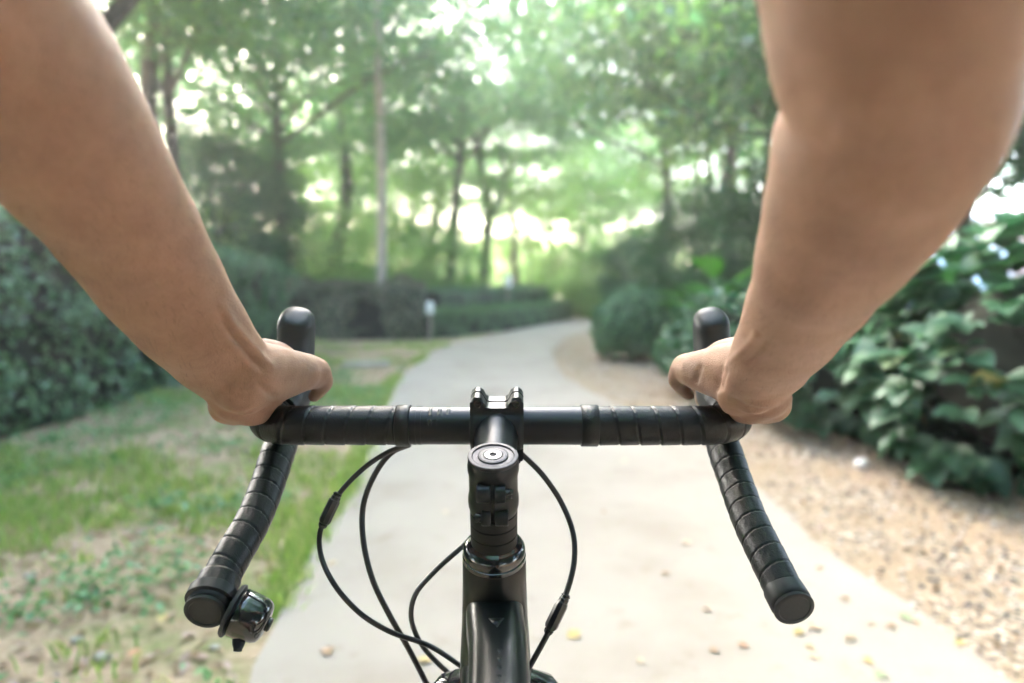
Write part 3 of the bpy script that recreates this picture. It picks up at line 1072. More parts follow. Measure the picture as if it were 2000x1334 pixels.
def broad_shrub(c, radii, n_whorls, label, n_parts, seed, leaf=0.15):
    r = np.random.default_rng(seed)
    root = empty('broadleaf_shrub', (c[0], c[1], 0), label=label, cat='shrub')
    R = np.array(radii)
    ctr = np.array([0, 0, R[2] * 0.48])
    d = unit(r.normal(0, 1, (n_whorls, 3)))
    rad = 0.72 + 0.3 * r.random(len(d)) ** 0.7
    tips = ctr + d * rad[:, None] * R * np.array([1, 1, 0.62])
    tips[:, 2] = np.maximum(tips[:, 2], 0.05 + 0.12 * r.random(len(tips)))
    cands = []
    for t_, dd in zip(tips, d):
        k = r.integers(4, 8)
        a0 = r.uniform(0, 6.28)
        for j in range(k):
            a = a0 + 6.283 * j / k + r.normal(0, .2)
            out = Vector((math.cos(a), math.sin(a), 0)) * 0.75 + Vector(dd) * 0.8 + Vector((0, 0, r.uniform(-0.2, 0.35)))
            out.normalize()
            upv = (Vector(dd) * 0.5 + Vector((0, 0, 1))).normalized()
            cands.append((Vector(t_), out, upv, leaf / 0.15 * r.uniform(0.4, 1.25)))
    eye = Vector((-c[0], -c[1], 1.08))
    cands.sort(key=lambda q: (q[0] - eye).length - 0.12 * q[3])
    mats = []
    for k_, (p_, out, upv, s_) in enumerate(cands):
        x = out.cross(upv).normalized(); z = x.cross(out).normalized()
        Mx = Matrix((x, out, z)).transposed().to_4x4()
        Mx = Matrix.Translation(p_) @ Mx @ Matrix.Diagonal((s_, s_, s_, 1))
        mats.append(Mx)
    for Mx in mats[:n_parts]:
        o = bpy.data.objects.new('leaf', BL)
        COL.objects.link(o); o.parent = root
        o.matrix_local = Mx
    bv = np.array([v.co[:] for v in BL.vertices] )
    sel = bv
    nv = len(sel)
    VV, FF = [], []
    bf = [tuple(pp.vertices) for pp in BL.polygons]
    for i, Mx in enumerate(mats[n_parts:]):
        A = np.array(Mx)
        VV.append(sel @ A[:3, :3].T + A[:3, 3])
        FF += [tuple(a + i * nv for a in f) for f in bf]
    if VV:
        me = np_mesh('foliage', np.concatenate(VV), FF); me.materials.append(M['shrub'])
        me.polygons.foreach_set('use_smooth', np.ones(len(me.polygons), dtype=bool))
        o = bpy.data.objects.new('foliage', me); COL.objects.link(o); o.parent = root
        o['kind'] = 'stuff'
    tb = MB()
    for i in range(14):
        t_ = Vector(tips[r.integers(len(tips))])
        tb.tube([Vector((r.uniform(-.12, .12), r.uniform(-.12, .12), 0)), t_ * 0.5 + Vector((0, 0, 0.1)), t_], [0.014, 0.009, 0.004], 6, 0.12)
    bm = bmesh.new(); bmesh.ops.create_icosphere(bm, subdivisions=3, radius=1)
    V = [Vector((v.co.x * R[0] * .6, v.co.y * R[1] * .6, max(0, ctr[2] + v.co.z * R[2] * .40))) for v in bm.verts]
    bm.verts.index_update()
    Fc = [tuple(v.index for v in f.verts) for f in bm.faces]
    bm.free()
    tb.add(V, Fc)
    o = tb.build('stems', M['core'], None); o.parent = root
    return root


broad_shrub((3.0, 3.75), (0.98, 0.98, 1.28), 560, 'large broad leaved shrub with pale highlights at the right edge', 240, 3)
broad_shrub((2.6, 5.05), (0.85, 0.9, 1.15), 520, 'broad leaved shrub beyond the big right edge shrub', 150, 4, 0.12)
broad_shrub((2.25, 6.5), (0.78, 0.9, 1.0), 460, 'finer leaved shrub seen just right of the right forearm', 80, 5, 0.10)
broad_shrub((3.05, 2.2), (0.78, 0.8, 1.0), 360, 'dark shrub at the lower right edge above the gravel', 60, 6, 0.14)

# big bright-leaved plant behind the right hand
bp = G(1400, 690)
plant = empty('banana_plant', (2.6, 8.8, 0), label='plant with huge glossy bright green leaves behind the right forearm', cat='plant')
big = broad_leaf_mesh(0.8, 0.17)
big.materials.append(M['banana'])
for i in range(11):
    a = i * 2.4
    el = random.uniform(0.5, 1.2)
    out = Vector((math.cos(a) * math.cos(el), math.sin(a) * math.cos(el), math.sin(el)))
    x = out.cross(Vector((0, 0, 1))).normalized(); z = x.cross(out).normalized()
    s = random.uniform(0.75, 1.15)
    o = bpy.data.objects.new('leaf', big)
    COL.objects.link(o); o.parent = plant
    base = Vector((0, 0, random.uniform(0.6, 1.1))) + out * 0.1
    o.matrix_local = Matrix.Translation(base) @ Matrix((x, out, z)).transposed().to_4x4() @ Matrix.Diagonal((s, s, s, 1))
tb = MB(); tb.tube([(0, 0, 0), (0.02, 0, 0.6), (0, 0.02, 1.15)], [0.06, 0.05, 0.03], 10, 0.1)
o = tb.build('stalk', M['bush'], None); o.parent = plant

# ------------------------------------------------------------------ trees
def at(px, d, zoff=0):
    return ((px - 1000) / FPX * d, d)


def bent_trunk(name, pts, rad, mat, label, crown=None, cat='tree', limbs=()):
    root = empty(name, (pts[0][0], pts[0][1], 0), label=label, cat=cat)
    off = Vector((pts[0][0], pts[0][1], 0))
    tb = MB()
    tb.tube([Vector(p) - off for p in pts], rad, 12, 0.25)
    for lp, lr in limbs: tb.tube([Vector(p) - off for p in lp], lr, 8, 0.25)
    o = tb.build('trunk', mat, None); o.parent = root
    if crown:
        c, radii, ncl, per, leaf, cm, fl, sd = crown
        me, cc = make_crown('crown', tuple(Vector(c) - off), radii, ncl, per, leaf, cm, fl, -0.9, 0.8, seed=sd)
        me.materials.append(cm)
        o = bpy.data.objects.new('crown', me); COL.objects.link(o); o.parent = root
    return root


# dark forked trunk near the centre
b = P(943, 560, 23)
bent_trunk('forked_tree', [(b.x, 23, -0.1), (b.x + .05, 23, 1.5), (b.x + .2, 23, 3.2), (b.x, 23, 4.8), (b.x - .5, 22.8, 7)], [0.22, 0.19, 0.17, 0.13, 0.07], M['bark_dark'],
           'dark trunked tree forking above the centre of the back hedge', ((b.x, 23, 8.2), (4.3, 3.6, 3.4), 190, 145, 0.13, M['canopy'], 0.3, 31),
           limbs=[([(b.x + .15, 23, 3.0), (b.x + .7, 23, 4.2), (b.x + .6, 23.1, 6)], [0.12, 0.1, 0.05])])
b = P(855, 560, 25)
bent_trunk('leaning_tree', [(b.x, 25, -0.1), (b.x - .35, 25, 1.3), (b.x - .2, 25, 2.6), (b.x + .2, 25, 5)], [0.24, 0.22, 0.16, 0.08], M['bark_dark'],
           'short dark leaning trunk left of the forked tree', ((b.x, 25, 6.2), (3.6, 3.4, 3.0), 110, 150, 0.13, M['canopy_light'], 0.35, 32))
b = P(655, 560, 18)
bent_trunk('park_tree', [(b.x, 18, -0.1), (b.x, 18, 1.5), (b.x + .35, 18, 3.4), (b.x + .2, 18, 6)], [0.26, 0.22, 0.17, 0.08], M['bark_dark'],
           'dark trunked tree behind the brownish hedge left of the pole', ((b.x, 18, 5.9), (3.6, 3.4, 3.6), 170, 150, 0.12, M['canopy'], 0.35, 33))
# slender pole
b = G(752, 662)
pb = MB()
pb.tube([(b.x, b.y, -0.1), (b.x - .04, b.y, 1.2), (b.x - .02, b.y, 3.0), (b.x - .05, b.y, 6.5), (b.x - .06, b.y, 9.0)], [0.115, 0.095, 0.088, 0.08, 0.07], 14, 0.2)
pb.build('pole', M['pole'], None, label='tall slender weathered pole standing in front of the brownish hedge', cat='pole')
# slim stems on the right
for i, (px, top, r_) in enumerate([(1352, 1350, 0.055), (1395, 1372, 0.075), (1425, 1412, 0.05)]):
    b0, b1 = P(px, 560, 15), P(top, 150, 15)
    bent_trunk('slim_tree', [(b0.x + .05, 15 + i * .4, -0.1), (b0.x, 15 + i * .4, 1.2), ((b0.x + b1.x) / 2 + .06, 15 + i * .4, 3.4), (b1.x, 15 + i * .4, 6.4)], [r_ * 1.3, r_, r_ * .9, r_ * .5], M['bark'],
               ['leftmost of the three thin stems left of the right elbow', 'middle and thickest of the three thin stems left of the right elbow', 'rightmost of the three thin stems left of the right elbow'][i],
               ((b1.x, 15 + i * .4, 6.3), (1.8, 1.8, 1.5), 36, 120, 0.12, M['canopy_light'], 0.35, 40 + i))
# near tree at the right edge
b = P(1880, 560, 7.5)
bent_trunk('edge_tree', [(b.x, 7.5, -0.1), (b.x - .02, 7.5, 1.2), (b.x - .1, 7.5, 2.3), (b.x - .2, 7.5, 4.5)], [0.11, 0.10, 0.085, 0.05], M['bark_dark'],
           'dark tree behind the right edge shrubs with leaves hanging over', ((b.x + .35, 7.6, 3.75), (2.5, 2.0, 2.1), 260, 140, 0.12, M['canopy_dark'], 0.5, 51))
# top-left branchy tree
bent_trunk('park_tree', [(-5.6, 7.8, -0.1), (-5.4, 7.8, 2.2), (-4.9, 7.8, 3.4), (-4.0, 8, 4.6), (-2.9, 8, 5.6)], [0.17, 0.15, 0.12, 0.09, 0.05], M['bark_dark'],
           'tree behind the tall left hedge sending a dark branch up to the right', ((-4.9, 8.4, 5.6), (3.0, 2.4, 1.9), 85, 130, 0.10, M['canopy'], 0.35, 52))
tree('overhead', 4.3, 13.5, 'high crowned tree spreading over the path left of the right elbow', 0.95, 0.8)
tree('layered', *at(1075, 31), 'spreading tree straight beyond the path end', 1.05, 0.8)
tree('light', *at(1225, 26), 'bright green tree far back above the round clipped bush', 0.95, 3.8)
tree('broad', *at(1560, 9.5), 'broad leaved tree whose leaves hang beside the right elbow', 0.95, 1.0)
tree('light', *at(1490, 13.8), 'bright green tree arching over the path from upper right', 1.15, 2.2)
tree('tall', *at(330, 12.5), 'tall tree filling the upper left above the left arm', 0.95, 0.5)
tree('layered', *at(560, 15), 'spreading tree with layered branches left of the pole', 1.05, 1.2)
tree('layered', *at(880, 20), 'spreading tree with layered branches right of the pole', 1.15, 3.2)
tree('dense', *at(1380, 12), 'dark dense evergreen behind the big leaved plant', 0.48, 0.4)
tree('dense', *at(1520, 10.5), 'dark dense evergreen hidden mostly by the right forearm', 0.5, 1.4)
tree('dense', *at(1235, 19), 'dark evergreen above the round clipped bush', 0.42, 2.4)
tree('shrubby', *at(1130, 24), 'light green shrub at the end of the path bend', 0.8, 0.2, cat='shrub')
tree('shrubby', *at(720, 21), 'leafy shrub behind the hedge right of the pole', 1.1, 0.9, cat='shrub')
tree('shrubby', *at(560, 16), 'leafy shrub behind the brownish hedge at left', 1.05, 1.9, cat='shrub')
tree('dense', *at(430, 14.5), 'dark bushy tree above the left hedge beside the left forearm', 0.75, 2.9)
tree('shrubby', *at(1010, 30), 'pale leafy shrub far behind the white lamp', 1.1, 2.9, cat='shrub')
tree('shrubby', *at(260, 15.5), 'leafy shrub above the left hedge beside the left forearm', 1.5, .7, cat='shrub')
tree('shrubby', *at(800, 19), 'light leafy shrub between the pole and the leaning trunk', 1.0, 4.1, cat='shrub')
tree('light', *at(760, 28), 'pale green tree seen just right of the pole', 0.85, 2.1)
def far_label(what, px, d):
    for lim, w in ((200, 'behind the left forearm'), (400, 'right beside the left forearm'), (520, 'between left forearm and brownish hedge'), (660, 'above the left end of the brownish hedge'), (735, 'just left of the slender pole'),
                   (790, 'just right of the slender pole'), (850, 'behind the leaning dark trunk'), (905, 'between the leaning and the forked trunks'), (965, 'behind the forked trunk'), (1000, 'just left of the taller garden light top'), (1070, 'right of the taller garden light'),
                   (1100, 'left of the path end'), (1150, 'straight above the path end'), (1200, 'right of the path end'), (1270, 'above the round clipped bush'), (1310, 'left of the three thin stems'), (1420, 'behind the three thin stems'), (1500, 'at the inner edge of the right elbow'), (1700, 'hidden behind the right arm'), (1850, 'above the pale building'), (2100, 'at the far right edge')):
        if px < lim:
            dist = 'nearer' if d < 31 else ('distant' if d < 45 else 'most distant')
            return '%s hazy background %s %s' % (dist, what, w)


tree('layered', *at(1300, 18), 'spreading tree whose layered crown roofs the path bend', 1.1, 4.4)
tree('layered', *at(1010, 27), 'spreading tree behind and right of the forked tree', 1.0, 5.4)
tree('light', *at(1170, 34), 'bright green tree in the gap over the path end', 1.0, 2.2)
tree('light', *at(1060, 38), 'bright green tree deep in the central gap', 1.1, 1.2)
tree('light', *at(1130, 24), 'low bright green tree above the path end', 0.62, 4.4)
tree('light', *at(1310, 20), 'low bright green tree left of the three thin stems', 0.55, 3.3)
tree('shrubby', *at(1200, 21), 'light leafy shrub behind the dark evergreen at the bend', 0.8, 3.3, cat='shrub')
tree('light', *at(470, 17), 'low pale green tree above the gap between left forearm and pole', 0.62, 1.9)
tree('light', *at(880, 22), 'low pale green tree between the leaning and the forked trunk', 0.62, 0.9)
tree('light', *at(1035, 28), 'low pale green tree right of the forked trunk', 0.62, 2.9)
tree('light', *at(700, 24), 'low pale green tree behind the slender pole', 0.7, 5.0)
bgk = ['tall', 'layered', 'light', 'layered', 'tall', 'light']
kk = 0
for px, d, s in [(150, 20, 1.1), (480, 24, 1.2), (700, 27, 1.1), (1290, 30, 0.9), (1450, 26, 1.1), (1620, 22, 1.0),
                 (600, 42, 1.4), (820, 46, 1.3), (1160, 50, 1.0), (1750, 30, 1.2)]:
    x, y = at(px, d)
    tree(bgk[kk % 6], x, y, far_label('tree', px, d), s, kk * 1.7, group='background park trees beyond the hedges', name='background_tree')
    kk += 1
for px, d, s in [(300, 22, 1.2), (450, 26, 1.3), (620, 30, 1.3), (740, 34, 1.4), (880, 38, 1.3), (980, 44, 1.4), (1180, 36, 1.2), (1330, 28, 1.2), (1480, 24, 1.3), (1260, 44, 1.5), (1080, 60, 1.5), (830, 56, 1.8)]:
    x, y = at(px, d)
    tree('shrubby', x, y, far_label('shrub', px, d), s, kk * 1.3, group='background shrubs beneath the far trees', name='background_shrub', cat='shrub')
    kk += 1

# mostly unseen trees, added beside and behind the rider to shade the near path
for kd, x, y, sc, lb in [('overhead', -5.5, 10.6, 1.1, 'high crowned tree added for shade behind the far part of the tall hedge'), ('overhead', -7.0, 5.6, 1.0, 'spreading tree added for shade behind the left hedge ahead of the rider'), ('overhead', 6.0, 5.4, 1.0, 'unseen spreading tree added for shade behind the right shrubs ahead of the rider'), ('overhead', -5.2, 0.5, 1.0, 'unseen spreading tree added for shade behind the left hedge beside the rider'), ('overhead', 5.6, 0.0, 1.0, 'unseen spreading tree added for shade behind the right shrubs beside the rider'),
                         ('overhead', -3.0, -6.5, 1.0, 'unseen tall tree added for shade left of the path behind the rider'), ('overhead', 4.2, -7.5, 1.0, 'unseen tall tree added for shade right of the path behind the rider'),
                         ('dense', -0.8, -10, 1.5, 'unseen dense evergreen added behind the rider to block light'), ('dense', -6.5, -5, 1.3, 'unseen dense evergreen added left behind the rider to block light'), ('dense', 7.0, -5, 1.3, 'unseen dense evergreen added right behind the rider to block light'),
                         ('dense', -8.5, 1, 1.3, 'unseen dense evergreen added far left beyond the hedge to block light'), ('dense', 9, 1.5, 1.3, 'unseen dense evergreen added far right beyond the shrubs to block light'), ('dense', -4.2, -11, 1.8, 'unseen large evergreen added behind the rider on the left to block light'), ('dense', 3.6, -11.5, 1.8, 'unseen large evergreen added behind the rider on the right to block light'), ('dense', -11, -7, 1.9, 'unseen large evergreen added far behind on the left to block light'), ('dense', 11, -8, 1.9, 'unseen large evergreen added far behind on the right to block light'), ('dense', 0, -16, 2.4, 'unseen largest evergreen added to block the low light behind the rider')]:
    tree(kd, x, y, lb, sc, x)

# white markers by the hedges
def marker(name, loc, h, r, label, hh=0.3, pr=0.02, pmat='pole'):
    t = empty(name, loc, label=label, cat='garden light')
    mb = MB()
    mb.lathe([(0, pr * 1.6), (0.03, pr * 1.6), (0.04, pr), (h - hh, pr)], Vector((0, 0, 0)), (0, 0, 1), 16)
    o = mb.build('post', M[pmat], None, auto=40); o.parent = t
    mb = MB()
    mb.lathe([(h - hh, r * .7), (h - hh * .95, r), (h - hh * .15, r), (h - hh * .05, r * .7), (h, r * 0.2)], Vector((0, 0, 0)), (0, 0, 1), 20)
    o = mb.build('lamp_head', M['white'], None, auto=40); o.parent = t


q = P(840, 622, 12.9)
marker('garden_light', (q.x, 12.9, 0), 0.76, 0.065, 'short whitish garden light in front of the left end of the low hedge', 0.24)
marker('garden_light', (P(992, 560, 18.2).x, 18.2, 0), 1.32, 0.11, 'taller white garden light rising above the back hedge', 0.32)

# pale building seen through the gap at far right
bd = empty('pale_building', (17.5, 26, 0), label='pale blue and white building glimpsed through the gap at far right', cat='building')
def bpart(nm, c, s, mat, par=bd):
    mb = MB(); mb.box(c, *s)
    o = mb.build(nm, mat, None, False); o.parent = par
    return o
bpart('wall', (0, 1.5, 1.75), (11, 2.6, 3.5), M['white'])
for i in range(4): bpart('wall_panel', (-4.2 + i * 2.4, 0.16, 1.25), (1.6, 0.1, 2.2), M['blue_wall'])
for i in range(3): bpart('pillar', (-3.0 + i * 2.4, 0.1, 1.5), (0.35, 0.35, 3.0), M['pink_wall'])
for i in range(3):
    w = bpart('window', (-1.8 + i * 2.4, 0.08, 1.9), (0.9, 0.08, 0.8), M['white'])
    bpart('pane', (-1.8 + i * 2.4, 0.03, 1.9), (0.78, 0.03, 0.68), M['glass'], w)
bpart('roof', (0, 1.5, 3.6), (11.6, 3.4, 0.2), M['white'])
bpart('awning', (-5.0, -0.5, 1.3), (1.6, 1.0, 0.1), M['teal'])

# ------------------------------------------------------------------ bicycle
bike = empty('bicycle', (0.0, 0.75, 0), label='black drop bar bicycle held by both hands above the path', cat='bicycle')


def bb(mb, name, mat, parent=None, auto=None, **k):
    o = mb.build(name, mat, None, auto=auto, **k)
    o.parent = parent or bike
    if (parent or bike) is bike: o.location = -bike.location
    return o


AX = Vector((0, 0.292, -0.956)).normalized()          # steering axis, pointing down
C0 = P(963, 892, 0.50)
BX = Vector((1, 0, 0))
BARZ = P(971, 831, 0.572)

# bare handlebar centre section
mb = MB()
L0, R0 = P(795, 831, 0.574), P(1140, 831.5, 0.573)
mb.tube([L0, R0], 0.0159, 48)
bar = bb(mb, 'handlebar', M['bar'], auto=50)
# ridged ends where the bar steps down
mb = MB()
for px in (812, 822, 1122, 1131):
    c = P(px, 831, 0.574)
    mb.tube([c - BX * 0.0015, c + BX * 0.0015], 0.01625, 40)
bb(mb, 'bar_ridge', M['bar'], bar, auto=50)
# three printed scale marks left of the stem
for i, px in enumerate((843, 861, 878)):
    for j, off in enumerate((-1, 1)):
        for a0, a1, mt, nm in ((2.62, 2.95, M['mark'], 'scale_mark'), (1.85, 2.45, M['mark_pale'], 'scale_line')):
            if nm == 'scale_line' and j: continue
            mb = MB()
            c = P(px, 831, 0.574)
            rr = []
            w = 0.0009 if nm == 'scale_mark' else 0.0016
            for k in range(6):
                a = a0 + (a1 - a0) * k / 5
                d = Vector((0, -math.cos(a - math.pi / 2) if False else -math.sin(a - math.pi / 2), math.cos(a - math.pi / 2)))
                x = c + BX * (off * 0.0014 if nm == 'scale_mark' else 0)
                rr.append([x - BX * w + d * 0.01583, x + BX * w + d * 0.01583, x + BX * w + d * 0.01605, x - BX * w + d * 0.01605])
            mb.rings(rr)
            bb(mb, nm, mt, bar)


# taped bar halves
PITCH_T = 0.0172
def tape(pts, R, name, sgn, pitch=PITCH_T):
    mb = MB()
    def mod(s, a, r):
        f = (s / pitch + sgn * 0.45 * math.sin(a * 0.5) * 0 + sgn * a / (2 * math.pi)) % 1.0
        g = 0.0005 * (1 - f)
        if f < 0.06 or f > 0.98: g = -0.0009
        return r + g
    mb.tube(pts, R, 56, 0.0010, True, mod=mod, up=(0, 0, 1))
    return bb(mb, name, M['tape'], bar)


# lateral bar -> ramp -> hook -> drop, both sides
Lpts = [P(775, 830.5, .5745), P(700, 830.5, .575), P(610, 830.5, .576), P(558, 830, .579), P(530, 825, .592), P(528, 817, .617), P(542, 806, .645), P(556, 800, .67),
        P(563, 806, .692), P(562, 830, .693), P(553, 858, .672), P(541, 890, .642), P(523, 945, .612), P(495, 1015, .575), P(455, 1085, .54), P(428, 1135, .520)]
Lr = [.0163] * 4 + [.0165] * 3 + [.0160] * 2 + [.0155] * 3 + [.0148, .0144, .0142, .0140]
Rpts = [P(1150, 831, .5735), P(1230, 831, .574), P(1330, 831, .575), P(1392, 830, .578), P(1423, 825, .592), P(1430, 817, .617), P(1422, 806, .645), P(1411, 800, .67),
        P(1404, 806, .692), P(1404, 830, .693), P(1409, 858, .672), P(1419, 890, .642), P(1438, 945, .612), P(1464, 1015, .575), P(1505, 1100, .535), P(1530, 1150, .515)]
tape(Lpts, Lr, 'bar_tape', 1)
tape(Rpts, Lr, 'bar_tape', -1)
# finishing tape bands near the stem
for px0, px1, r_ in ((775, 803, .0176), (1133, 1168, .0176)):
    mb = MB()
    a, b_ = P(px0, 831, .574), P(px1, 831, .574)
    mb.tube([a, a.lerp(b_, .03), a.lerp(b_, .06), a.lerp(b_, .94), a.lerp(b_, .97), b_], [.0160, .0172, r_, r_, .0172, .0160], 48)
    bb(mb, 'finishing_tape', M['tape'], bar)


def end_cap(c, d, r_, nm='bar_end_plug'):
    """black plug pushed in the open end of the drop"""
    mb = MB()
    mb.lathe([(-0.012, r_ * 1.0), (0.001, r_ * 1.02), (0.003, r_ * 0.96), (0.0035, r_ * .90), (0.0048, r_ * .90), (0.0060, r_ * 1.0), (0.0072, r_ * 0.98), (0.0078, r_ * .9), (0.0078, r_ * 0.78), (0.0072, r_ * 0.75), (0.0072, 0.0001)],
             c, d, 48)
    bb(mb, nm, M['hood'], bar, auto=40)


dl = (P(408, 1185, .498) - P(440, 1112, .527)).normalized()
mb = MB()
e = Lpts[-1]
mb.tube([e - dl * 0.002, e + dl * 0.010, e + dl * .020], [.0158, .0160, .0156], 48, 0.002)
bb(mb, 'end_wrap', M['tape'], bar)
end_cap(e + dl * .0215, (dl + Vector((0, -0.35, 0.0))).normalized(), .0153)
dr = (P(1552, 1185, .497) - P(1520, 1125, .522)).normalized()
e = Rpts[-1]
end_cap(e + dl * 0 + dr * .012, (dr + Vector((0, -0.3, 0.0))).normalized(), .0150)

# stem: steerer clamp, neck, bar clamp, faceplate
def clamp_half(rear):
    rr = []
    n = 72
    xs = np.linspace(-0.0218, 0.0218, 61)
    for x in xs:
        ax_ = abs(x)
        # ear height profile across the clamp
        e_ = 1 / (1 + math.exp(-(ax_ - 0.0106) / 0.0011))
        fall = max(0.0, (ax_ - 0.0175) / 0.0043)
        hgt = 0.0212 + 0.0092 * e_ * (1 - 0.55 * fall ** 1.6)
        base = 0.0208 - 0.0014 * max(0, (ax_ - 0.018) / 0.004) ** 2
        yb, yf = -0.0125, 0.013
        ring = []
        for j in range(n):
            a = 2 * math.pi * j / n
            cy_, cz_ = math.cos(a), math.sin(a)
            r_ = base
            if abs(cz_) > 1e-4:
                for lim in (hgt / abs(cz_),):
                    yy = lim * cy_
                    if yb <= yy <= yf: r_ = max(r_, lim)
                if abs(cy_) > 1e-4:
                    lim = (yf if cy_ > 0 else -yb) / abs(cy_)
                    if lim * abs(cz_) <= hgt: r_ = max(r_, lim) if lim * abs(cz_) > 0 else r_
            y_, z_ = r_ * cy_, r_ * cz_
            if rear: y_ = min(y_, -0.0002 )
            else: y_ = max(y_, 0.0022)
            ring.append(BARZ + Vector((x, y_, z_)))
        rr.append(ring)
    mb = MB(); mb.rings(rr)
    return mb


stem_up = (BARZ - (C0 + AX * 0.022)).normalized()
stem_dir = stem_up
mb = clamp_half(True)
# tilt the whole clamp so that its face is square to the stem
def tilt(mb, ang, piv):
    Rm = Matrix.Rotation(ang, 3, 'X')
    mb.v = [tuple(piv + Rm @ (Vector(p) - piv)) for p in mb.v]
TILT = math.radians(14)
tilt(mb, TILT, BARZ)
st = C0 + AX * 0.020
# neck
up_n = Vector((1, 0, 0))
mb2 = MB()
mb2.tube([st, st.lerp(BARZ, .35), st.lerp(BARZ, .62), st.lerp(BARZ, .80), st.lerp(BARZ, .95)], [.0172, .0170, .0172, .0184, .0203], 40, 0.004, flat=0.98, up=(1, 0, 0))
mb.add([Vector(p) for p in mb2.v], mb2.f)
# steerer clamp with two raised bands
mb3 = MB()
R_ = .0182
mb3.lathe([(0.0016, .0176), (0.003, .0186), (0.007, .0192), (0.011, .0190), (0.014, R_), (0.030, R_), (0.033, .0190), (0.037, .0192), (0.041, .0189), (0.044, .0181), (0.0455, .0178)], C0, AX, 56)
mb.add([Vector(p) for p in mb3.v], mb3.f)
stem = bb(mb, 'stem', M['stem'], auto=38)
mb = clamp_half(False); tilt(mb, TILT, BARZ)
bb(mb, 'faceplate', M['stem'], stem, auto=38)
# faceplate screws seen at the ears' tops and in the dark recesses
for sx in (-1, 1):
    for zz, nm in ((0.0255, 'clamp_bolt'), (-0.0255, 'clamp_bolt')):
        mb = MB()
        c = BARZ + Vector((sx * 0.0153, 0, 0)) + Matrix.Rotation(TILT, 3, 'X') @ Vector((0, -0.0128, zz))
        mb.lathe([(0, .0032), (0.0012, .0032), (0.0014, .0018), (0.0008, .0017), (0.0008, 0.0001)], c, Matrix.Rotation(TILT, 3, 'X') @ Vector((0, -1, 0)), 20)
        bb(mb, nm, M['bolt'], stem, auto=35)
# pinch bolt lugs, slot and bolts on the back of the steerer clamp
back = Vector((0, -1, 0)); back = (back - AX * back.dot(AX)).normalized()
def lug(s, x0, x1, side, r_=0.0056, ext=0.0185):
    c = C0 + AX * s + back * ext
    for xa, xb in ((x0, -0.0016), (0.0016, x1)):
        m_ = MB()
        rr = []
        for x in (xa, xa + 0.0007, xb - 0.0007, xb):
            q_ = r_ if x not in (xa, xb) else r_ * .9
            ring = []
            for j in range(32):
                a = 2 * math.pi * j / 32
                dy = math.cos(a) * q_
                ring.append(c + BX * x + back * (dy if dy > 0 else dy * 1.3) + AX * (math.sin(a) * q_ * 1.22))
            rr.append(ring)
        m_.rings(rr)
        bb(m_, 'clamp_lug', M['stem'], stem, auto=40)
    m_ = MB()
    x = x1 if side > 0 else x0
    m_.lathe([(-.001, .0036), (0.0042, .0036), (0.0050, .0031), (0.0050, .0019), (0.0036, .0018), (0.0036, .0001)], c + BX * x, BX * side, 24)
    bb(m_, 'pinch_bolt', M['bolt'], stem, auto=35)
lug(0.0195, -0.0115, 0.0095, 1)
lug(0.0405, -0.0085, 0.0112, -1, 0.0052, 0.0180)
mb = MB()
Rx = Matrix((BX, back, AX)).transposed()
mb.box(C0 + AX * 0.028 + back * 0.0172, 0.0024, 0.0045, 0.032, Rx)
bb(mb, 'clamp_slot', M['black'], stem)

# top cap with rings and bolt
mb = MB()
UPX = -AX
mb.lathe([(-0.003, .0170), (-0.0016, .0184), (0.0002, .0187), (0.0012, .0183), (0.0014, .0176), (0.0014, .0158), (0.0006, .0154), (0.0006, .0110), (0.0014, .0106), (0.0016, .0100), (0.0016, .0074), (0.0008, .0070), (0.0008, .0003)], C0, UPX, 64)
capo = bb(mb, 'top_cap', M['cap'], auto=25)
mb = MB()
mb.lathe([(0.0004, .0068), (0.0016, .0068), (0.0020, .0064), (0.0021, .0026), (0.0012, .0025), (0.0012, .0001)], C0, UPX, 40)
bb(mb, 'cap_bolt', M['cap_bolt'], capo, auto=25)
mb = MB()
mb.lathe([(0.0013, .0024), (0.00135, .0001)], C0, UPX, 6, True, True)
bb(mb, 'bolt_socket', M['black'], capo)
for r_ in (.0156, .0108, .0072):
    mb = MB()
    mb.lathe([(0.0007, r_ - .0005), (0.00145, r_ - .0003), (0.00145, r_ + .0003), (0.0007, r_ + .0005)], C0, UPX, 64, False, False)
    bb(mb, 'cap_groove', M['black'], capo)

# spacers
s0 = 0.0462
for i, h_ in enumerate((0.010, 0.010, 0.0095)):
    mb = MB()
    mb.lathe([(s0, .0174), (s0 + .0004, .0180), (s0 + h_ - .0008, .0180), (s0 + h_ - .0004, .0174)], C0, AX, 48)
    bb(mb, 'spacer', M['spacer'], auto=35)
    s0 += h_
# glossy headset cover
mb = MB()
mb.lathe([(s0 - .001, .0180), (s0 + .0002, .0196), (s0 + .0012, .0212), (s0 + .0045, .0238), (s0 + .0075, .0244), (s0 + .0095, .0243), (s0 + .0100, .0238), (s0 + .0110, .0238), (s0 + .0114, .0246), (s0 + .0145, .0248), (s0 + .0150, .024)], C0, AX, 64)
bb(mb, 'headset_cover', M['gloss_black'], auto=35)
hs = s0 + .0148
# frame: head tube, top tube, down tube, seat tube stub
mb = MB()
mb.lathe([(hs, .0243), (hs + .001, .0248), (hs + .02, .0252), (hs + .06, .0268), (hs + .10, .0292), (hs + .128, .0305), (hs + .132, .0298)], C0, AX, 56)
frame = bb(mb, 'head_tube', M['frame'], auto=40)


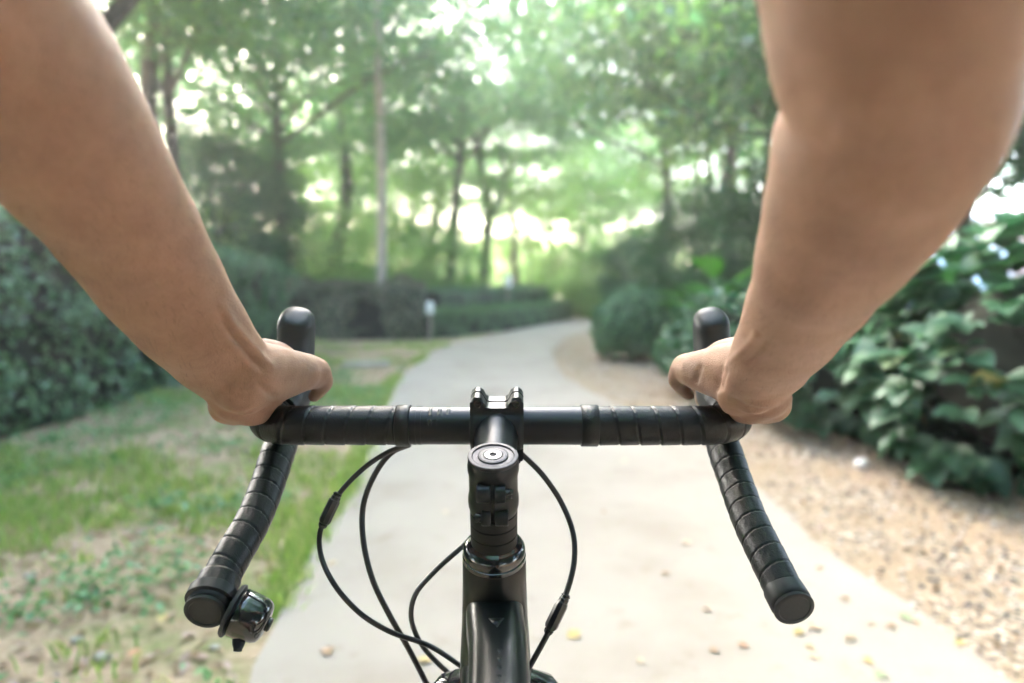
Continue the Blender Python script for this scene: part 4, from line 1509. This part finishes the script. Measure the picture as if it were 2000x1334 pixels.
def rr_tube(mb, pts, W, H, n=48, step=0.01, p=3.2, up=(1, 0, 0)):
    """rounded rectangular tube; W, H half sizes"""
    P_, W_ = resample(pts, W, step)
    _, H_ = resample(pts, H, step)
    fr = transport(P_, up)
    rr = []
    for q_, w, h, (u, v) in zip(P_, W_, H_, fr):
        ring = []
        for j in range(n):
            a = 2 * math.pi * j / n
            c_, s_ = math.cos(a), math.sin(a)
            ring.append(q_ + u * (w * math.copysign(abs(c_) ** (2 / p), c_)) + v * (h * math.copysign(abs(s_) ** (2 / p), s_)))
        rr.append(ring)
    mb.rings(rr)


mb = MB()
tcx = P(971, 1165, .5).x
T0 = C0 + AX * (hs + 0.052)
T0.x = C0.x
tp = [T0 + Vector((0, 0.010, 0.002)), T0 + Vector((0.0005, -.02, 0)), Vector((tcx + .001, T0.y - .06, T0.z - .004)), Vector((tcx + .003, T0.y - .13, T0.z - .011)), Vector((tcx + .01, T0.y - .30, T0.z - .03)), Vector((tcx + .02, T0.y - .56, T0.z - .06))]
rr_tube(mb, tp, [.0235, .0226, .0215, .0205, .019, .016], [.025, .023, .0205, .019, .018, .016], p=2.9)
toptube = bb(mb, 'top_tube', M['frame'], auto=45)
mb = MB()
D0 = C0 + AX * (hs + 0.105)
mb.tube([D0 + Vector((0, .01, 0)), D0 + Vector((0, -.05, -.03)), Vector((C0.x + .02, D0.y - .62, 0.30))], [.026, .026, .022], 32, 0.03, flat=1.1)
bb(mb, 'down_tube', M['frame'])
mb = MB()
mb.tube([Vector((C0.x + .02, D0.y - .62, 0.28)), Vector((tcx + .02, T0.y - .58, T0.z + .02))], [.018, .016], 24)
bb(mb, 'seat_tube', M['frame'])
mb = MB()
mb.lathe([(-0.035, .022), (0.035, .022)], Vector((C0.x + .02, D0.y - .62, 0.28)), (1, 0, 0), 24)
bb(mb, 'bottom_bracket', M['frame'], auto=40)
# emblem on the top tube: small faceted triangle, and the faint print behind it
def on_tube(px, py):
    """point on the upper face of the top tube under the given photo position"""
    r_ = (P(px, py, 1) - Vector((0, 0, CAM_H))).normalized()
    d0 = bpy.context.evaluated_depsgraph_get()
    d0.update()
    ok, loc, nrm, idx = toptube.ray_cast(toptube.matrix_world.inverted() @ Vector((0, 0, CAM_H)), r_)
    return (toptube.matrix_world @ loc, nrm) if ok else (P(px, py, .48), Vector((0, 0, 1)))
bpy.context.view_layer.update()
def decal(pxs, nm, mat, lift=0.0003):
    q_ = [on_tube(*p_) for p_ in pxs]
    top = [a + n_ * lift for a, n_ in q_]
    bot = [a - n_ * 0.0004 for a, n_ in q_]
    mb = MB(); n_ = len(top)
    mb.add(top + bot, [tuple(range(n_)), tuple(reversed(range(n_, 2 * n_)))] + [(i, i + n_, (i + 1) % n_ + n_, (i + 1) % n_) for i in range(n_)])
    bb(mb, nm, mat, toptube)
decal([(954, 1208), (985, 1207), (970, 1226)], 'emblem', M['emblem'])
decal([(959, 1210.5), (980, 1210), (970, 1222)], 'emblem_inlay', M['frame'], 0.0005)
for i, y_ in enumerate((1268, 1285, 1302, 1319)):
    decal([(971, y_), (980, y_), (975.5, y_ + 9)], 'frame_print', M['emblem'], 0.0002)

# fork, crown, brake, wheel
FB = C0 + AX * (hs + .132)
mb = MB()
mb.lathe([(0, .0295), (0.004, .031), (0.010, .0305), (0.022, .028)], FB, AX, 48)
axle = Vector((C0.x, FB.y + .115, 0.345))
for sx in (-1, 1):
    mb.tube([FB + AX * .010 + BX * sx * .012, FB + AX * .016 + BX * sx * .036, FB + AX * .06 + BX * sx * .046, FB + AX * .2 + BX * sx * .048, axle + BX * sx * .05], [.020, .020, .017, .013, .009], 24, 0.012, flat=1.2)
bb(mb, 'fork', M['gloss_black'])
wheel_parts = []
def torus(mb, c, R1, r1, n1=96, n2=14, sy=1.0):
    rr = []
    for i in range(n1 + 1):
        a = 2 * math.pi * i / n1
        d = Vector((0, math.cos(a), math.sin(a)))
        rr.append([c + d * (R1 + r1 * math.cos(2 * math.pi * j / n2)) + BX * (r1 * sy * math.sin(2 * math.pi * j / n2)) for j in range(n2)])
    mb.rings(rr, False, False)
mb = MB(); torus(mb, axle, .325, .017)
tyre = bb(mb, 'tyre', M['tyre'])
mb = MB(); torus(mb, axle, .300, .012, sy=0.9)
bb(mb, 'rim', M['rim'], tyre)
mb = MB(); mb.lathe([(-.05, .008), (-.045, .02), (-.03, .013), (.03, .013), (.045, .02), (.05, .008)], axle, BX, 24)
bb(mb, 'hub', M['rim'], tyre, auto=40)
mb = MB()
for i in range(28):
    a = 2 * math.pi * i / 28
    sx = 1 if i % 2 else -1
    h0 = a + (0.9 if (i // 2) % 2 else -0.9)
    mb.tube([axle + Vector((sx * .03, math.cos(h0) * .018, math.sin(h0) * .018)), axle + Vector((0, math.cos(a) * .295, math.sin(a) * .295))], .001, 5)
bb(mb, 'spokes', M['steel'], tyre, kind='stuff')


# brake/shift hoods with levers
def hood(pxs, mirror):
    """rubber hood: stations (px, py, depth, half width m, half thickness m)"""
    pts = [P(a, b, d) for a, b, d, w, t in pxs]
    W = [q_[3] for q_ in pxs]; T = [q_[4] for q_ in pxs]
    mb = MB()
    rr_tube(mb, pts, W, T, n=40, step=0.002, p=2.6)
    return bb(mb, 'brake_hood', M['hood'], None, auto=34)


hl = [(546, 806, .640, .0170, .0175), (556, 792, .652, .0185, .021), (566, 768, .664, .0190, .0225), (572, 735, .672, .0180, .0215), (576, 700, .676, .0172, .0195), (578.5, 665, .678, .0171, .0185),
      (579, 642, .677, .0172, .0180), (579.5, 627, .675, .0168, .0172), (579.5, 621, .6730, .0158, .0162), (579.5, 616, .6712, .0132, .0138), (579.5, 613, .6700, .0095, .0102), (579.5, 612, .6695, .003, .003)]
hr = [(1422, 806, .640, .0170, .0175), (1412, 792, .652, .0185, .021), (1402, 768, .664, .0190, .0225), (1396, 735, .672, .0180, .0215), (1392, 700, .676, .0170, .0195), (1390, 665, .678, .0168, .0185),
      (1389, 642, .677, .0168, .0178), (1389, 627, .675, .0163, .0171), (1389, 621, .6730, .0153, .0161), (1389, 616, .6712, .0128, .0136), (1389, 613, .6700, .0092, .0100), (1389, 612, .6695, .003, .003)]
for hh, sx in ((hl, -1), (hr, 1)):
    h = hood(hh, sx)
    cx = 976 + sx * 400
    mb = MB()
    a = P(hh[3][0], hh[3][1], hh[3][2]) + Vector((0, .012, 0))
    mb.tube([a, a + Vector((sx * .006, .022, -.018)), a + Vector((sx * .014, .026, -.05)), a + Vector((sx * .020, .012, -.085)), a + Vector((sx * .022, .004, -.105))], [.008, .0075, .007, .006, .0045], 16, 0.006, flat=0.5)
    bb(mb, 'brake_lever', M['gloss_black'], h)

# cables
def cable(pts, r_=.0024, mat='cable', name='cable'):
    mb = MB(); mb.tube([P(*p_) for p_ in pts], r_, 14, 0.003)
    return bb(mb, name, M[mat])


cA = cable([(800, 868, .585), (760, 882, .59), (710, 915, .592), (662, 965, .59), (640, 1005, .588), (625, 1040, .585), (627, 1085, .58), (652, 1140, .57), (700, 1195, .57), (760, 1233, .58), (840, 1262, .60), (905, 1305, .62), (940, 1335, .64)], .00225)
cB = cable([(800, 868, .600), (765, 884, .605), (733, 925, .61), (710, 985, .61), (709, 1050, .605), (727, 1130, .60), (760, 1200, .60), (797, 1265, .61), (838, 1345, .63), (880, 1430, .66)], .0026)
cC = cable([(925, 1045, .60), (900, 1070, .60), (850, 1115, .595), (812, 1160, .59), (803, 1200, .59), (818, 1250, .60), (860, 1300, .62), (915, 1345, .64)], .0023, 'cable_grey')
cD = cable([(1000, 870, .585), (1020, 888, .588), (1060, 928, .59), (1098, 985, .59), (1120, 1045, .585), (1121, 1100, .575), (1106, 1158, .565), (1088, 1200, .56), (1066, 1245, .56), (1040, 1292, .565), (1015, 1335, .58)], .0024)


def adjuster(par, a, b_, r_=.0052):
    A, B = P(*a), P(*b_)
    d = (B - A)
    L = d.length
    mb = MB()
    prof = [(0, .0030), (L * .04, .0036), (L * .10, .0036), (L * .12, .0042), (L * .2, .0042), (L * .22, .0049), (L * .30, r_), (L * .8, r_), (L * .86, .0046), (L * .88, .0038), (L * .96, .0038), (L, .0029)]
    mb.lathe(prof, A, d, 8)
    bb(mb, 'barrel_adjuster', M['cable'], par, auto=25)
    mb = MB()
    for t in (.05, .15, .91):
        mb.lathe([(L * t - .0004, .0040), (L * t + .0004, .0040)], A, d, 16)
    bb(mb, 'adjuster_ring', M['bolt'], par, auto=25)


adjuster(cA, (661, 962, .590), (628, 1030, .585))
adjuster(cD, (1107, 1160, .565), (1069, 1238, .56), .0055)

# bell on the left bar end
bell = empty('bell', (0, 0, 0)); bell.parent = bike; bell.location = -bike.location
bc = P(488, 1205, .508)                                   # dome centre
ba = (P(528, 1219, .510) - P(450, 1188, .508)).normalized()  # dome axis pointing inwards
e = Lpts[-1] + dl * .012
mb = MB()
mb.lathe([(-.0005, .0176), (0, .0182), (.008, .0182), (.0085, .0176)], e - dl * .001, dl, 40)
mb.tube([e + ba * .008 + dl * .004, e.lerp(bc, .65)], [.008, .0085], 16)
o = mb.build('bell_clamp', M['hood'], None, auto=40); o.parent = bell
mb = MB()
RD = .0172
mb.lathe([(-.0150, RD * 1.06), (-.0135, RD * 1.13), (-.0120, RD * 1.13), (-.0112, RD * 1.04)], bc, ba, 48)
mb.lathe([(-.0108, RD * .9), (-.0100, RD * .9)], bc, ba, 32)
o = mb.build('bell_base', M['hood'], None, auto=40); o.parent = bell
mb = MB()
prof = [(-.0098, RD * 1.0), (-.0090, RD * 1.03), (-.004, RD * 1.02), (.004, RD * .98), (.0085, RD * .93), (.0115, RD * .84), (.0132, RD * .68), (.0140, RD * .45), (.0142, RD * .2), (.0142, .0003)]
mb.lathe(prof, bc, ba, 64)
o = mb.build('bell_dome', M['gloss_black'], None, auto=50); o.parent = bell
mb = MB()
mb.lathe([(.0138, .0052), (.0160, .0052), (.0168, .0040), (.0168, .0003)], bc, ba, 24)
o = mb.build('dome_screw', M['bolt'], None, auto=35); o.parent = bell
mb = MB()
l0, l1 = P(468, 1240, .505), P(464, 1272, .498)
mb.tube([l0 + Vector((0, 0, .010)), l0, l0.lerp(l1, .5), l1], [.0050, .0055, .0048, .0030], 16, 0.002, flat=0.6)
mb.tube([P(450, 1236, .512), P(482, 1246, .505)], [.0028, .0028], 12)
o = mb.build('bell_lever', M['hood'], None); o.parent = bell

# ------------------------------------------------------------------ rider
def arm_loft(mb, st, seg=40, step=0.006):
    """st: (point, halfwidth across the view, ratio of thickness)"""
    pts = [q_[0] for q_ in st]; W = [q_[1] for q_ in st]; K = [q_[2] for q_ in st]
    P_, W_ = resample(pts, W, step)
    _, K_ = resample(pts, K, step)
    rr = []
    cpos = Vector((0, 0, CAM_H))
    for i, (q_, w, k) in enumerate(zip(P_, W_, K_)):
        t = (P_[min(i + 1, len(P_) - 1)] - P_[max(i - 1, 0)]).normalized()
        vdir = Vector((0, 1, -0.15)).normalized()
        u = t.cross(vdir).normalized()
        v = u.cross(t).normalized()
        rr.append([q_ + u * (w * math.cos(2 * math.pi * j / seg)) + v * (w * k * math.sin(2 * math.pi * j / seg)) for j in range(seg)])
    mb.rings(rr)


def W(px, d): return px * d / FPX


def blob(mb, c, rx, ry, rz, R=None):
    bm = bmesh.new(); bmesh.ops.create_icosphere(bm, subdivisions=3, radius=1)
    bm.verts.index_update()
    Mx = R if R is not None else Matrix.Identity(3)
    V = [Vector(c) + Mx @ Vector((v.co.x * rx, v.co.y * ry, v.co.z * rz)) for v in bm.verts]
    F = [tuple(v.index for v in f.verts) for f in bm.faces]
    bm.free()
    mb.add(V, F)


def chain(mb, pts, seg=20):
    """pts: (px, py, d, half width in photo px)"""
    P_ = [P(a, b, d) for a, b, d, r_ in pts]
    R_ = [W(r_, d) for a, b, d, r_ in pts]
    blob(mb, P_[0], R_[0], R_[0], R_[0]); blob(mb, P_[-1], R_[-1], R_[-1], R_[-1])
    mb.tube(P_, R_, seg, 0.003)


body = MB()
SHZ = 1.08 + .31
# right arm
arm_loft(body, [(Vector((.10, -.16, SHZ + .02)), .070, .9), (Vector((.205, -.11, SHZ)), .068, .95), (Vector((.205, .03, 1.37)), .060, 1.0), (P(1752, -260, .235), .0505, 1.0), (P(1750, -60, .250), W(256, .250), .98), (P(1752, 70, .264), W(243, .264), .95),
                (P(1758, 175, .280), W(222, .28), .92), (P(1728, 270, .298), W(214, .298), .90), (P(1690, 370, .322), W(190, .322), .88), (P(1640, 475, .355), W(160, .355), .84),
                (P(1590, 570, .400), W(130, .400), .78), (P(1543, 655, .450), W(108, .450), .70), (P(1500, 722, .500), W(88, .500), .60), (P(1474, 757, .532), W(76, .532), .56), (P(1462, 775, .555), W(60, .555), .56)])
# left arm
arm_loft(body, [(Vector((-.10, -.16, SHZ + .02)), .070, .9), (Vector((-.215, -.11, SHZ)), .068, .95), (Vector((-.245, .04, 1.34)), .060, 1.0), (P(-190, -160, .268), .0505, 1.0), (P(-75, 15, .298), W(222, .298), .95),
                (P(20, 130, .322), W(202, .322), .92), (P(95, 235, .345), W(183, .345), .90), (P(160, 325, .368), W(164, .368), .88), (P(235, 430, .405), W(143, .405), .85), (P(299, 530, .438), W(125, .438), .82),
                (P(363, 622, .468), W(108, .468), .76), (P(423, 695, .503), W(94, .503), .62), (P(462, 738, .528), W(82, .528), .56), (P(492, 765, .552), W(62, .552), .56)])
# shoulders and chest link (under the shirt)
body.tube([Vector((-.2, -.13, SHZ)), Vector((0, -.2, SHZ)), Vector((.2, -.13, SHZ))], [.05, .075, .05], 24, 0.03)
body.tube([Vector((0, -.21, SHZ - .05)), Vector((0, -.19, SHZ + .06)), Vector((0, -.15, SHZ + .16))], [.06, .055, .052], 24, 0.02)


# legs under the shorts, down to the shoes
for sx, kn, ft in ((-1, (-.15, -.02, .70), (-.13, -.22, .27)), (1, (.15, -.12, .86), (.13, -.22, .47))):
    hp = Vector((sx * .09, -.62, .90)); kn = Vector(kn); ft = Vector(ft)
    body.tube([hp, hp.lerp(kn, .5), kn, kn.lerp(ft, .3), kn.lerp(ft, .8), ft], [.08, .075, .055, .057, .038, .036], 24, 0.02)


def hand(mx, T, I=None):
    """mx maps a left-hand station to the photo side"""
    m = MB()
    def c(pts): chain(body, [mx(*p_) for p_ in pts])
    # palm, heel and thenar
    c([(470, 748, .530, 62), (505, 748, .560, 58), (530, 738, .592, 50), (545, 722, .625, 42)])
    c([(432, 780, .530, 26), (442, 795, .546, 33), (462, 800, .560, 32)])                        # hypothenar lobe
    c([(455, 778, .535, 44), (478, 795, .553, 36), (500, 798, .568, 33), (520, 785, .585, 30)])   # heel resting on the bar bend
    c([(478, 762, .522, 52), (520, 748, .550, 46), (556, 738, .575, 41), (590, 728, .592, 37)])
    c([(486, 715, .512, 52), (528, 716, .548, 45), (565, 721, .578, 39), (598, 725, .600, 35)])
    c([(530, 712, .585, 34), (572, 716, .600, 32), (600, 720, .606, 29)])                         # thenar mound
    # thumb over the hood, tip curling down its inner side
    c(T)
    # knuckle ridge showing above the wrist
    c([(516, 690, .590, 30), (540, 694, .612, 28), (556, 702, .628, 26)])
    # four fingers curling round the outer and far side of the hood
    kn = [(548, 715, .655, 25), (536, 735, .660, 26), (526, 757, .656, 25), (518, 777, .645, 23)]
    mids = [(545, 712, .700, 20), (531, 738, .705, 21), (522, 763, .700, 20), (516, 785, .685, 18)]
    tips1 = [(568, 722, .728, 18), (556, 748, .730, 18), (548, 772, .722, 17), (540, 792, .705, 16)]
    tips2 = [(600, 736, .722, 16), (590, 760, .724, 16), (582, 782, .716, 15), (570, 800, .700, 14)]
    for k_, m_, a_, b_ in zip(kn, mids, tips1, tips2):
        c([(530, 745, .615, 26), k_, m_, a_, b_])


TL = [(520, 748, .560, 34), (562, 733, .582, 38), (592, 727, .598, 37), (616, 731, .612, 33), (630, 745, .620, 21), (624, 762, .628, 15), (613, 775, .632, 12)]
hand(lambda a, b, d, r_: (a, b, d, r_), TL)
TR = [(520, 748, .560, 34), (560, 742, .580, 36), (592, 728, .598, 34), (612, 726, .612, 33), (628, 742, .620, 21), (621, 760, .628, 15), (607, 774, .632, 12)]
hand(lambda a, b, d, r_: (1953 - a - max(0, (600 - a)) * 0.0, b - 3, d, r_), TR)
# tendons and veins near the wrists: low ridges
for pts_ in ([(432, 600, .455, 6), (446, 640, .470, 7), (470, 672, .489, 8), (492, 700, .510, 7)], [(470, 672, .489, 6), (500, 700, .515, 8), (530, 722, .545, 8)],
             [(1492, 632, .452, 6), (1474, 662, .470, 7), (1452, 690, .492, 8), (1434, 708, .512, 7)]):
    pass


def body_mesh():
    me = body.mesh('body')
    tmp = bpy.data.objects.new('tmp_body', me)
    COL.objects.link(tmp)
    r = tmp.modifiers.new('r', 'REMESH'); r.mode = 'VOXEL'; r.voxel_size = 0.0021
    s = tmp.modifiers.new('s', 'SMOOTH'); s.factor = 0.5; s.iterations = 9
    dg = bpy.context.evaluated_depsgraph_get()
    dg.update()
    out = bpy.data.meshes.new_from_object(tmp.evaluated_get(dg))
    bpy.data.objects.remove(tmp)
    # relief: tendons, veins, elbow crease, muscle swell
    n = len(out.vertices)
    co = np.empty(n * 3); out.vertices.foreach_get('co', co); co = co.reshape(-1, 3)
    no = np.empty(n * 3, dtype=np.float32); out.vertex_normals.foreach_get('vector', no); no = no.reshape(-1, 3)
    def seg_field(pxs, amp, sig):
        p_, _ = resample([P(*q_) for q_ in pxs], 0, 0.002)
        A = np.array([v[:] for v in p_])
        near = np.where(np.min(np.linalg.norm(co[:, None, :] - A[None, ::8, :], axis=2), axis=1) < 0.06)[0] if n < 1 else None
        lo, hi = A.min(0) - 0.05, A.max(0) + 0.05
        idx = np.where(np.all((co > lo) & (co < hi), axis=1) & (no[:, 1] < 0.4))[0]
        # distance measured across the line of sight so that the ridge follows the skin
        rel = co[idx] - np.array([0, 0, CAM_H]); dep = rel @ np.array(FWD)
        sx_ = rel[:, 0] / dep; sy_ = (rel @ np.array(UP)) / dep
        ar = A - np.array([0, 0, CAM_H]); ad = ar @ np.array(FWD)
        ax_, ay_ = ar[:, 0] / ad, (ar @ np.array(UP)) / ad
        d = np.sqrt((sx_[:, None] - ax_[None]) ** 2 + (sy_[:, None] - ay_[None]) ** 2)
        m_ = d.min(1) * FPX
        # fade at the ends
        k_ = d.argmin(1) / max(1, len(A) - 1)
        f = np.clip(np.minimum(k_, 1 - k_) * 5 + 0.15, 0, 1)
        co[idx] += no[idx] * (amp * f * np.exp(-(m_ / sig) ** 2))[:, None]
    # left wrist
    seg_field([(425, 600, .45), (446, 645, .465), (470, 672, .485), (492, 700, .505), (515, 728, .53)], -0.0022, 5)
    seg_field([(432, 590, .45), (455, 632, .47), (482, 665, .49), (508, 695, .51), (535, 722, .54)], 0.0024, 8)
    seg_field([(440, 660, .47), (475, 700, .50), (510, 735, .53)], 0.0016, 8)
    seg_field([(500, 745, .54), (522, 765, .56), (545, 778, .575)], -0.0022, 7)
    seg_field([(470, 812, .55), (510, 800, .56), (545, 785, .575)], -0.0018, 6)
    seg_field([(412, 790, .53), (440, 808, .54), (480, 812, .55)], -0.0016, 6)
    # right wrist
    seg_field([(1490, 635, .455), (1468, 668, .475), (1447, 690, .495), (1425, 712, .52)], 0.0026, 8)
    seg_field([(1505, 650, .455), (1480, 690, .48), (1455, 712, .50)], -0.0018, 6)
    seg_field([(1418, 715, .52), (1408, 745, .54), (1405, 768, .56)], -0.0030, 8)
    seg_field([(1368, 712, .59), (1362, 735, .60), (1358, 752, .60)], -0.0022, 6)
    seg_field([(1425, 775, .55), (1455, 795, .555), (1490, 803, .555), (1520, 798, .55)], -0.0022, 6)
    seg_field([(1478, 742, .53), (1500, 770, .53), (1530, 778, .535)], -0.0010, 7)
    seg_field([(430, 740, .52), (455, 772, .53), (490, 788, .54)], -0.0011, 7)
    # right elbow crease
    seg_field([(1530, 180, .28), (1580, 235, .28), (1640, 262, .285)], -0.0015, 40)
    out.vertices.foreach_set('co', co.ravel())
    out.update()
    return out


person = empty('person', (0, -0.15, 0), label='cyclist seen from own eyes, two bare arms gripping the bar hoods', cat='person')
pm = body_mesh()
pm.name = 'body'
o = link('body', pm, M['skin'], person)
def arm_hair():
    n = len(pm.vertices)
    co = np.empty(n * 3); pm.vertices.foreach_get('co', co); co = co.reshape(-1, 3)
    no = np.empty(n * 3, dtype=np.float32); pm.vertex_normals.foreach_get('vector', no); no = no.reshape(-1, 3)
    ok = np.where((co[:, 1] > 0.24) & (co[:, 1] < 0.50) & (co[:, 2] > 0.95) & (np.abs(co[:, 0]) > 0.12))[0]
    idx = rng.choice(ok, 2600)
    p, nn = co[idx], no[idx].astype(float)
    d = np.tile(np.array([0, 0.75, -0.5]), (len(p), 1)) + rng.normal(0, .25, (len(p), 3))
    t = unit(nn * 0.55 + unit(d - nn * np.sum(d * nn, axis=1, keepdims=True)))
    t2 = unit(t - nn * 0.35)
    L = rng.uniform(0.004, 0.009, len(p))[:, None]
    side = unit(np.cross(t, nn)) * 0.00005
    a, b, m, m2, e_ = p - side, p + side, p + t * L * .5 + side, p + t * L * .5 - side, p + t * L * .5 + t2 * L * .5
    V = np.stack([a, b, m, m2, e_], 1).reshape(-1, 3)
    i = np.arange(len(p)) * 5
    F = np.concatenate([np.stack([i, i + 1, i + 2], 1), np.stack([i, i + 2, i + 3], 1), np.stack([i + 3, i + 2, i + 4], 1)], 0)
    me = np_mesh('arm_hair', V, F)
    link('arm_hair', me, plain('hair', (0.06, 0.04, 0.025), 0.5), person, False, kind='stuff')


arm_hair()
# shirt behind the camera
sh = MB()
rr = []
for z, y, rx, ry in ((.93, -.60, .17, .12), (1.0, -.52, .175, .13), (1.12, -.42, .18, .13), (1.25, -.30, .20, .125), (1.36, -.21, .215, .105), (1.43, -.18, .16, .09), (1.46, -.17, .08, .075)):
    rr.append([Vector((rx * math.copysign(abs(math.cos(a)) ** .8, math.cos(a)), y + ry * math.sin(a), z - ry * .5 * math.sin(a))) for a in [2 * math.pi * j / 40 for j in range(40)]])
sh.rings(rr, True, False)
for sx in (-1, 1):
    sh.tube([Vector((sx * .15, -.16, SHZ + .005)), Vector((sx * .21, -.11, SHZ + .002)), Vector((sx * .222, -.03, SHZ - .012))], [.082, .080, .078], 32, 0.01, cap=False)
o = sh.build('shirt', M['shirt'], None); o.parent = person; o.location = -person.location

so = MB()
for sx, kn in ((-1, (-.15, -.02, .70)), (1, (.15, -.12, .86))):
    hp = Vector((sx * .09, -.62, .90)); kn = Vector(kn)
    so.tube([hp + Vector((0, -.03, 0)), hp.lerp(kn, .4), hp.lerp(kn, .82)], [.105, .092, .078], 32, 0.02, cap=False)
blob(so, Vector((0, -.64, .93)), .19, .15, .14)
o = so.build('shorts', M['shirt'], None); o.parent = person; o.location = -person.location
for sx, ft in ((-1, (-.13, -.22, .27)), (1, (.13, -.22, .47))):
    so = MB(); ft = Vector(ft)
    so.tube([ft + Vector((0, -.06, -.01)), ft + Vector((0, 0, -.02)), ft + Vector((0, .10, -.045)), ft + Vector((0, .19, -.055))], [.042, .05, .045, .03], 24, 0.01, flat=0.9)
    o = so.build('shoe', M['white'], None); o.parent = person; o.location = -person.location

# ------------------------------------------------------------------ air
HZ = 0.0060
hb = MB(); hb.box((0, 35, 8.5), 130, 150, 21)
hm = bpy.data.materials.new('haze'); hm.use_nodes = True
nt = hm.node_tree; nt.nodes.clear()
ho = nt.nodes.new('ShaderNodeOutputMaterial'); pv = nt.nodes.new('ShaderNodeVolumePrincipled')
pv.inputs['Color'].default_value = (0.93, 0.95, 0.93, 1)
pv.inputs['Density'].default_value = HZ
pv.inputs['Anisotropy'].default_value = 0.7
nt.links.new(pv.outputs[0], ho.inputs['Volume'])
hb.build('haze', hm, None, False, kind='stuff', label='thin pale haze in the park air')
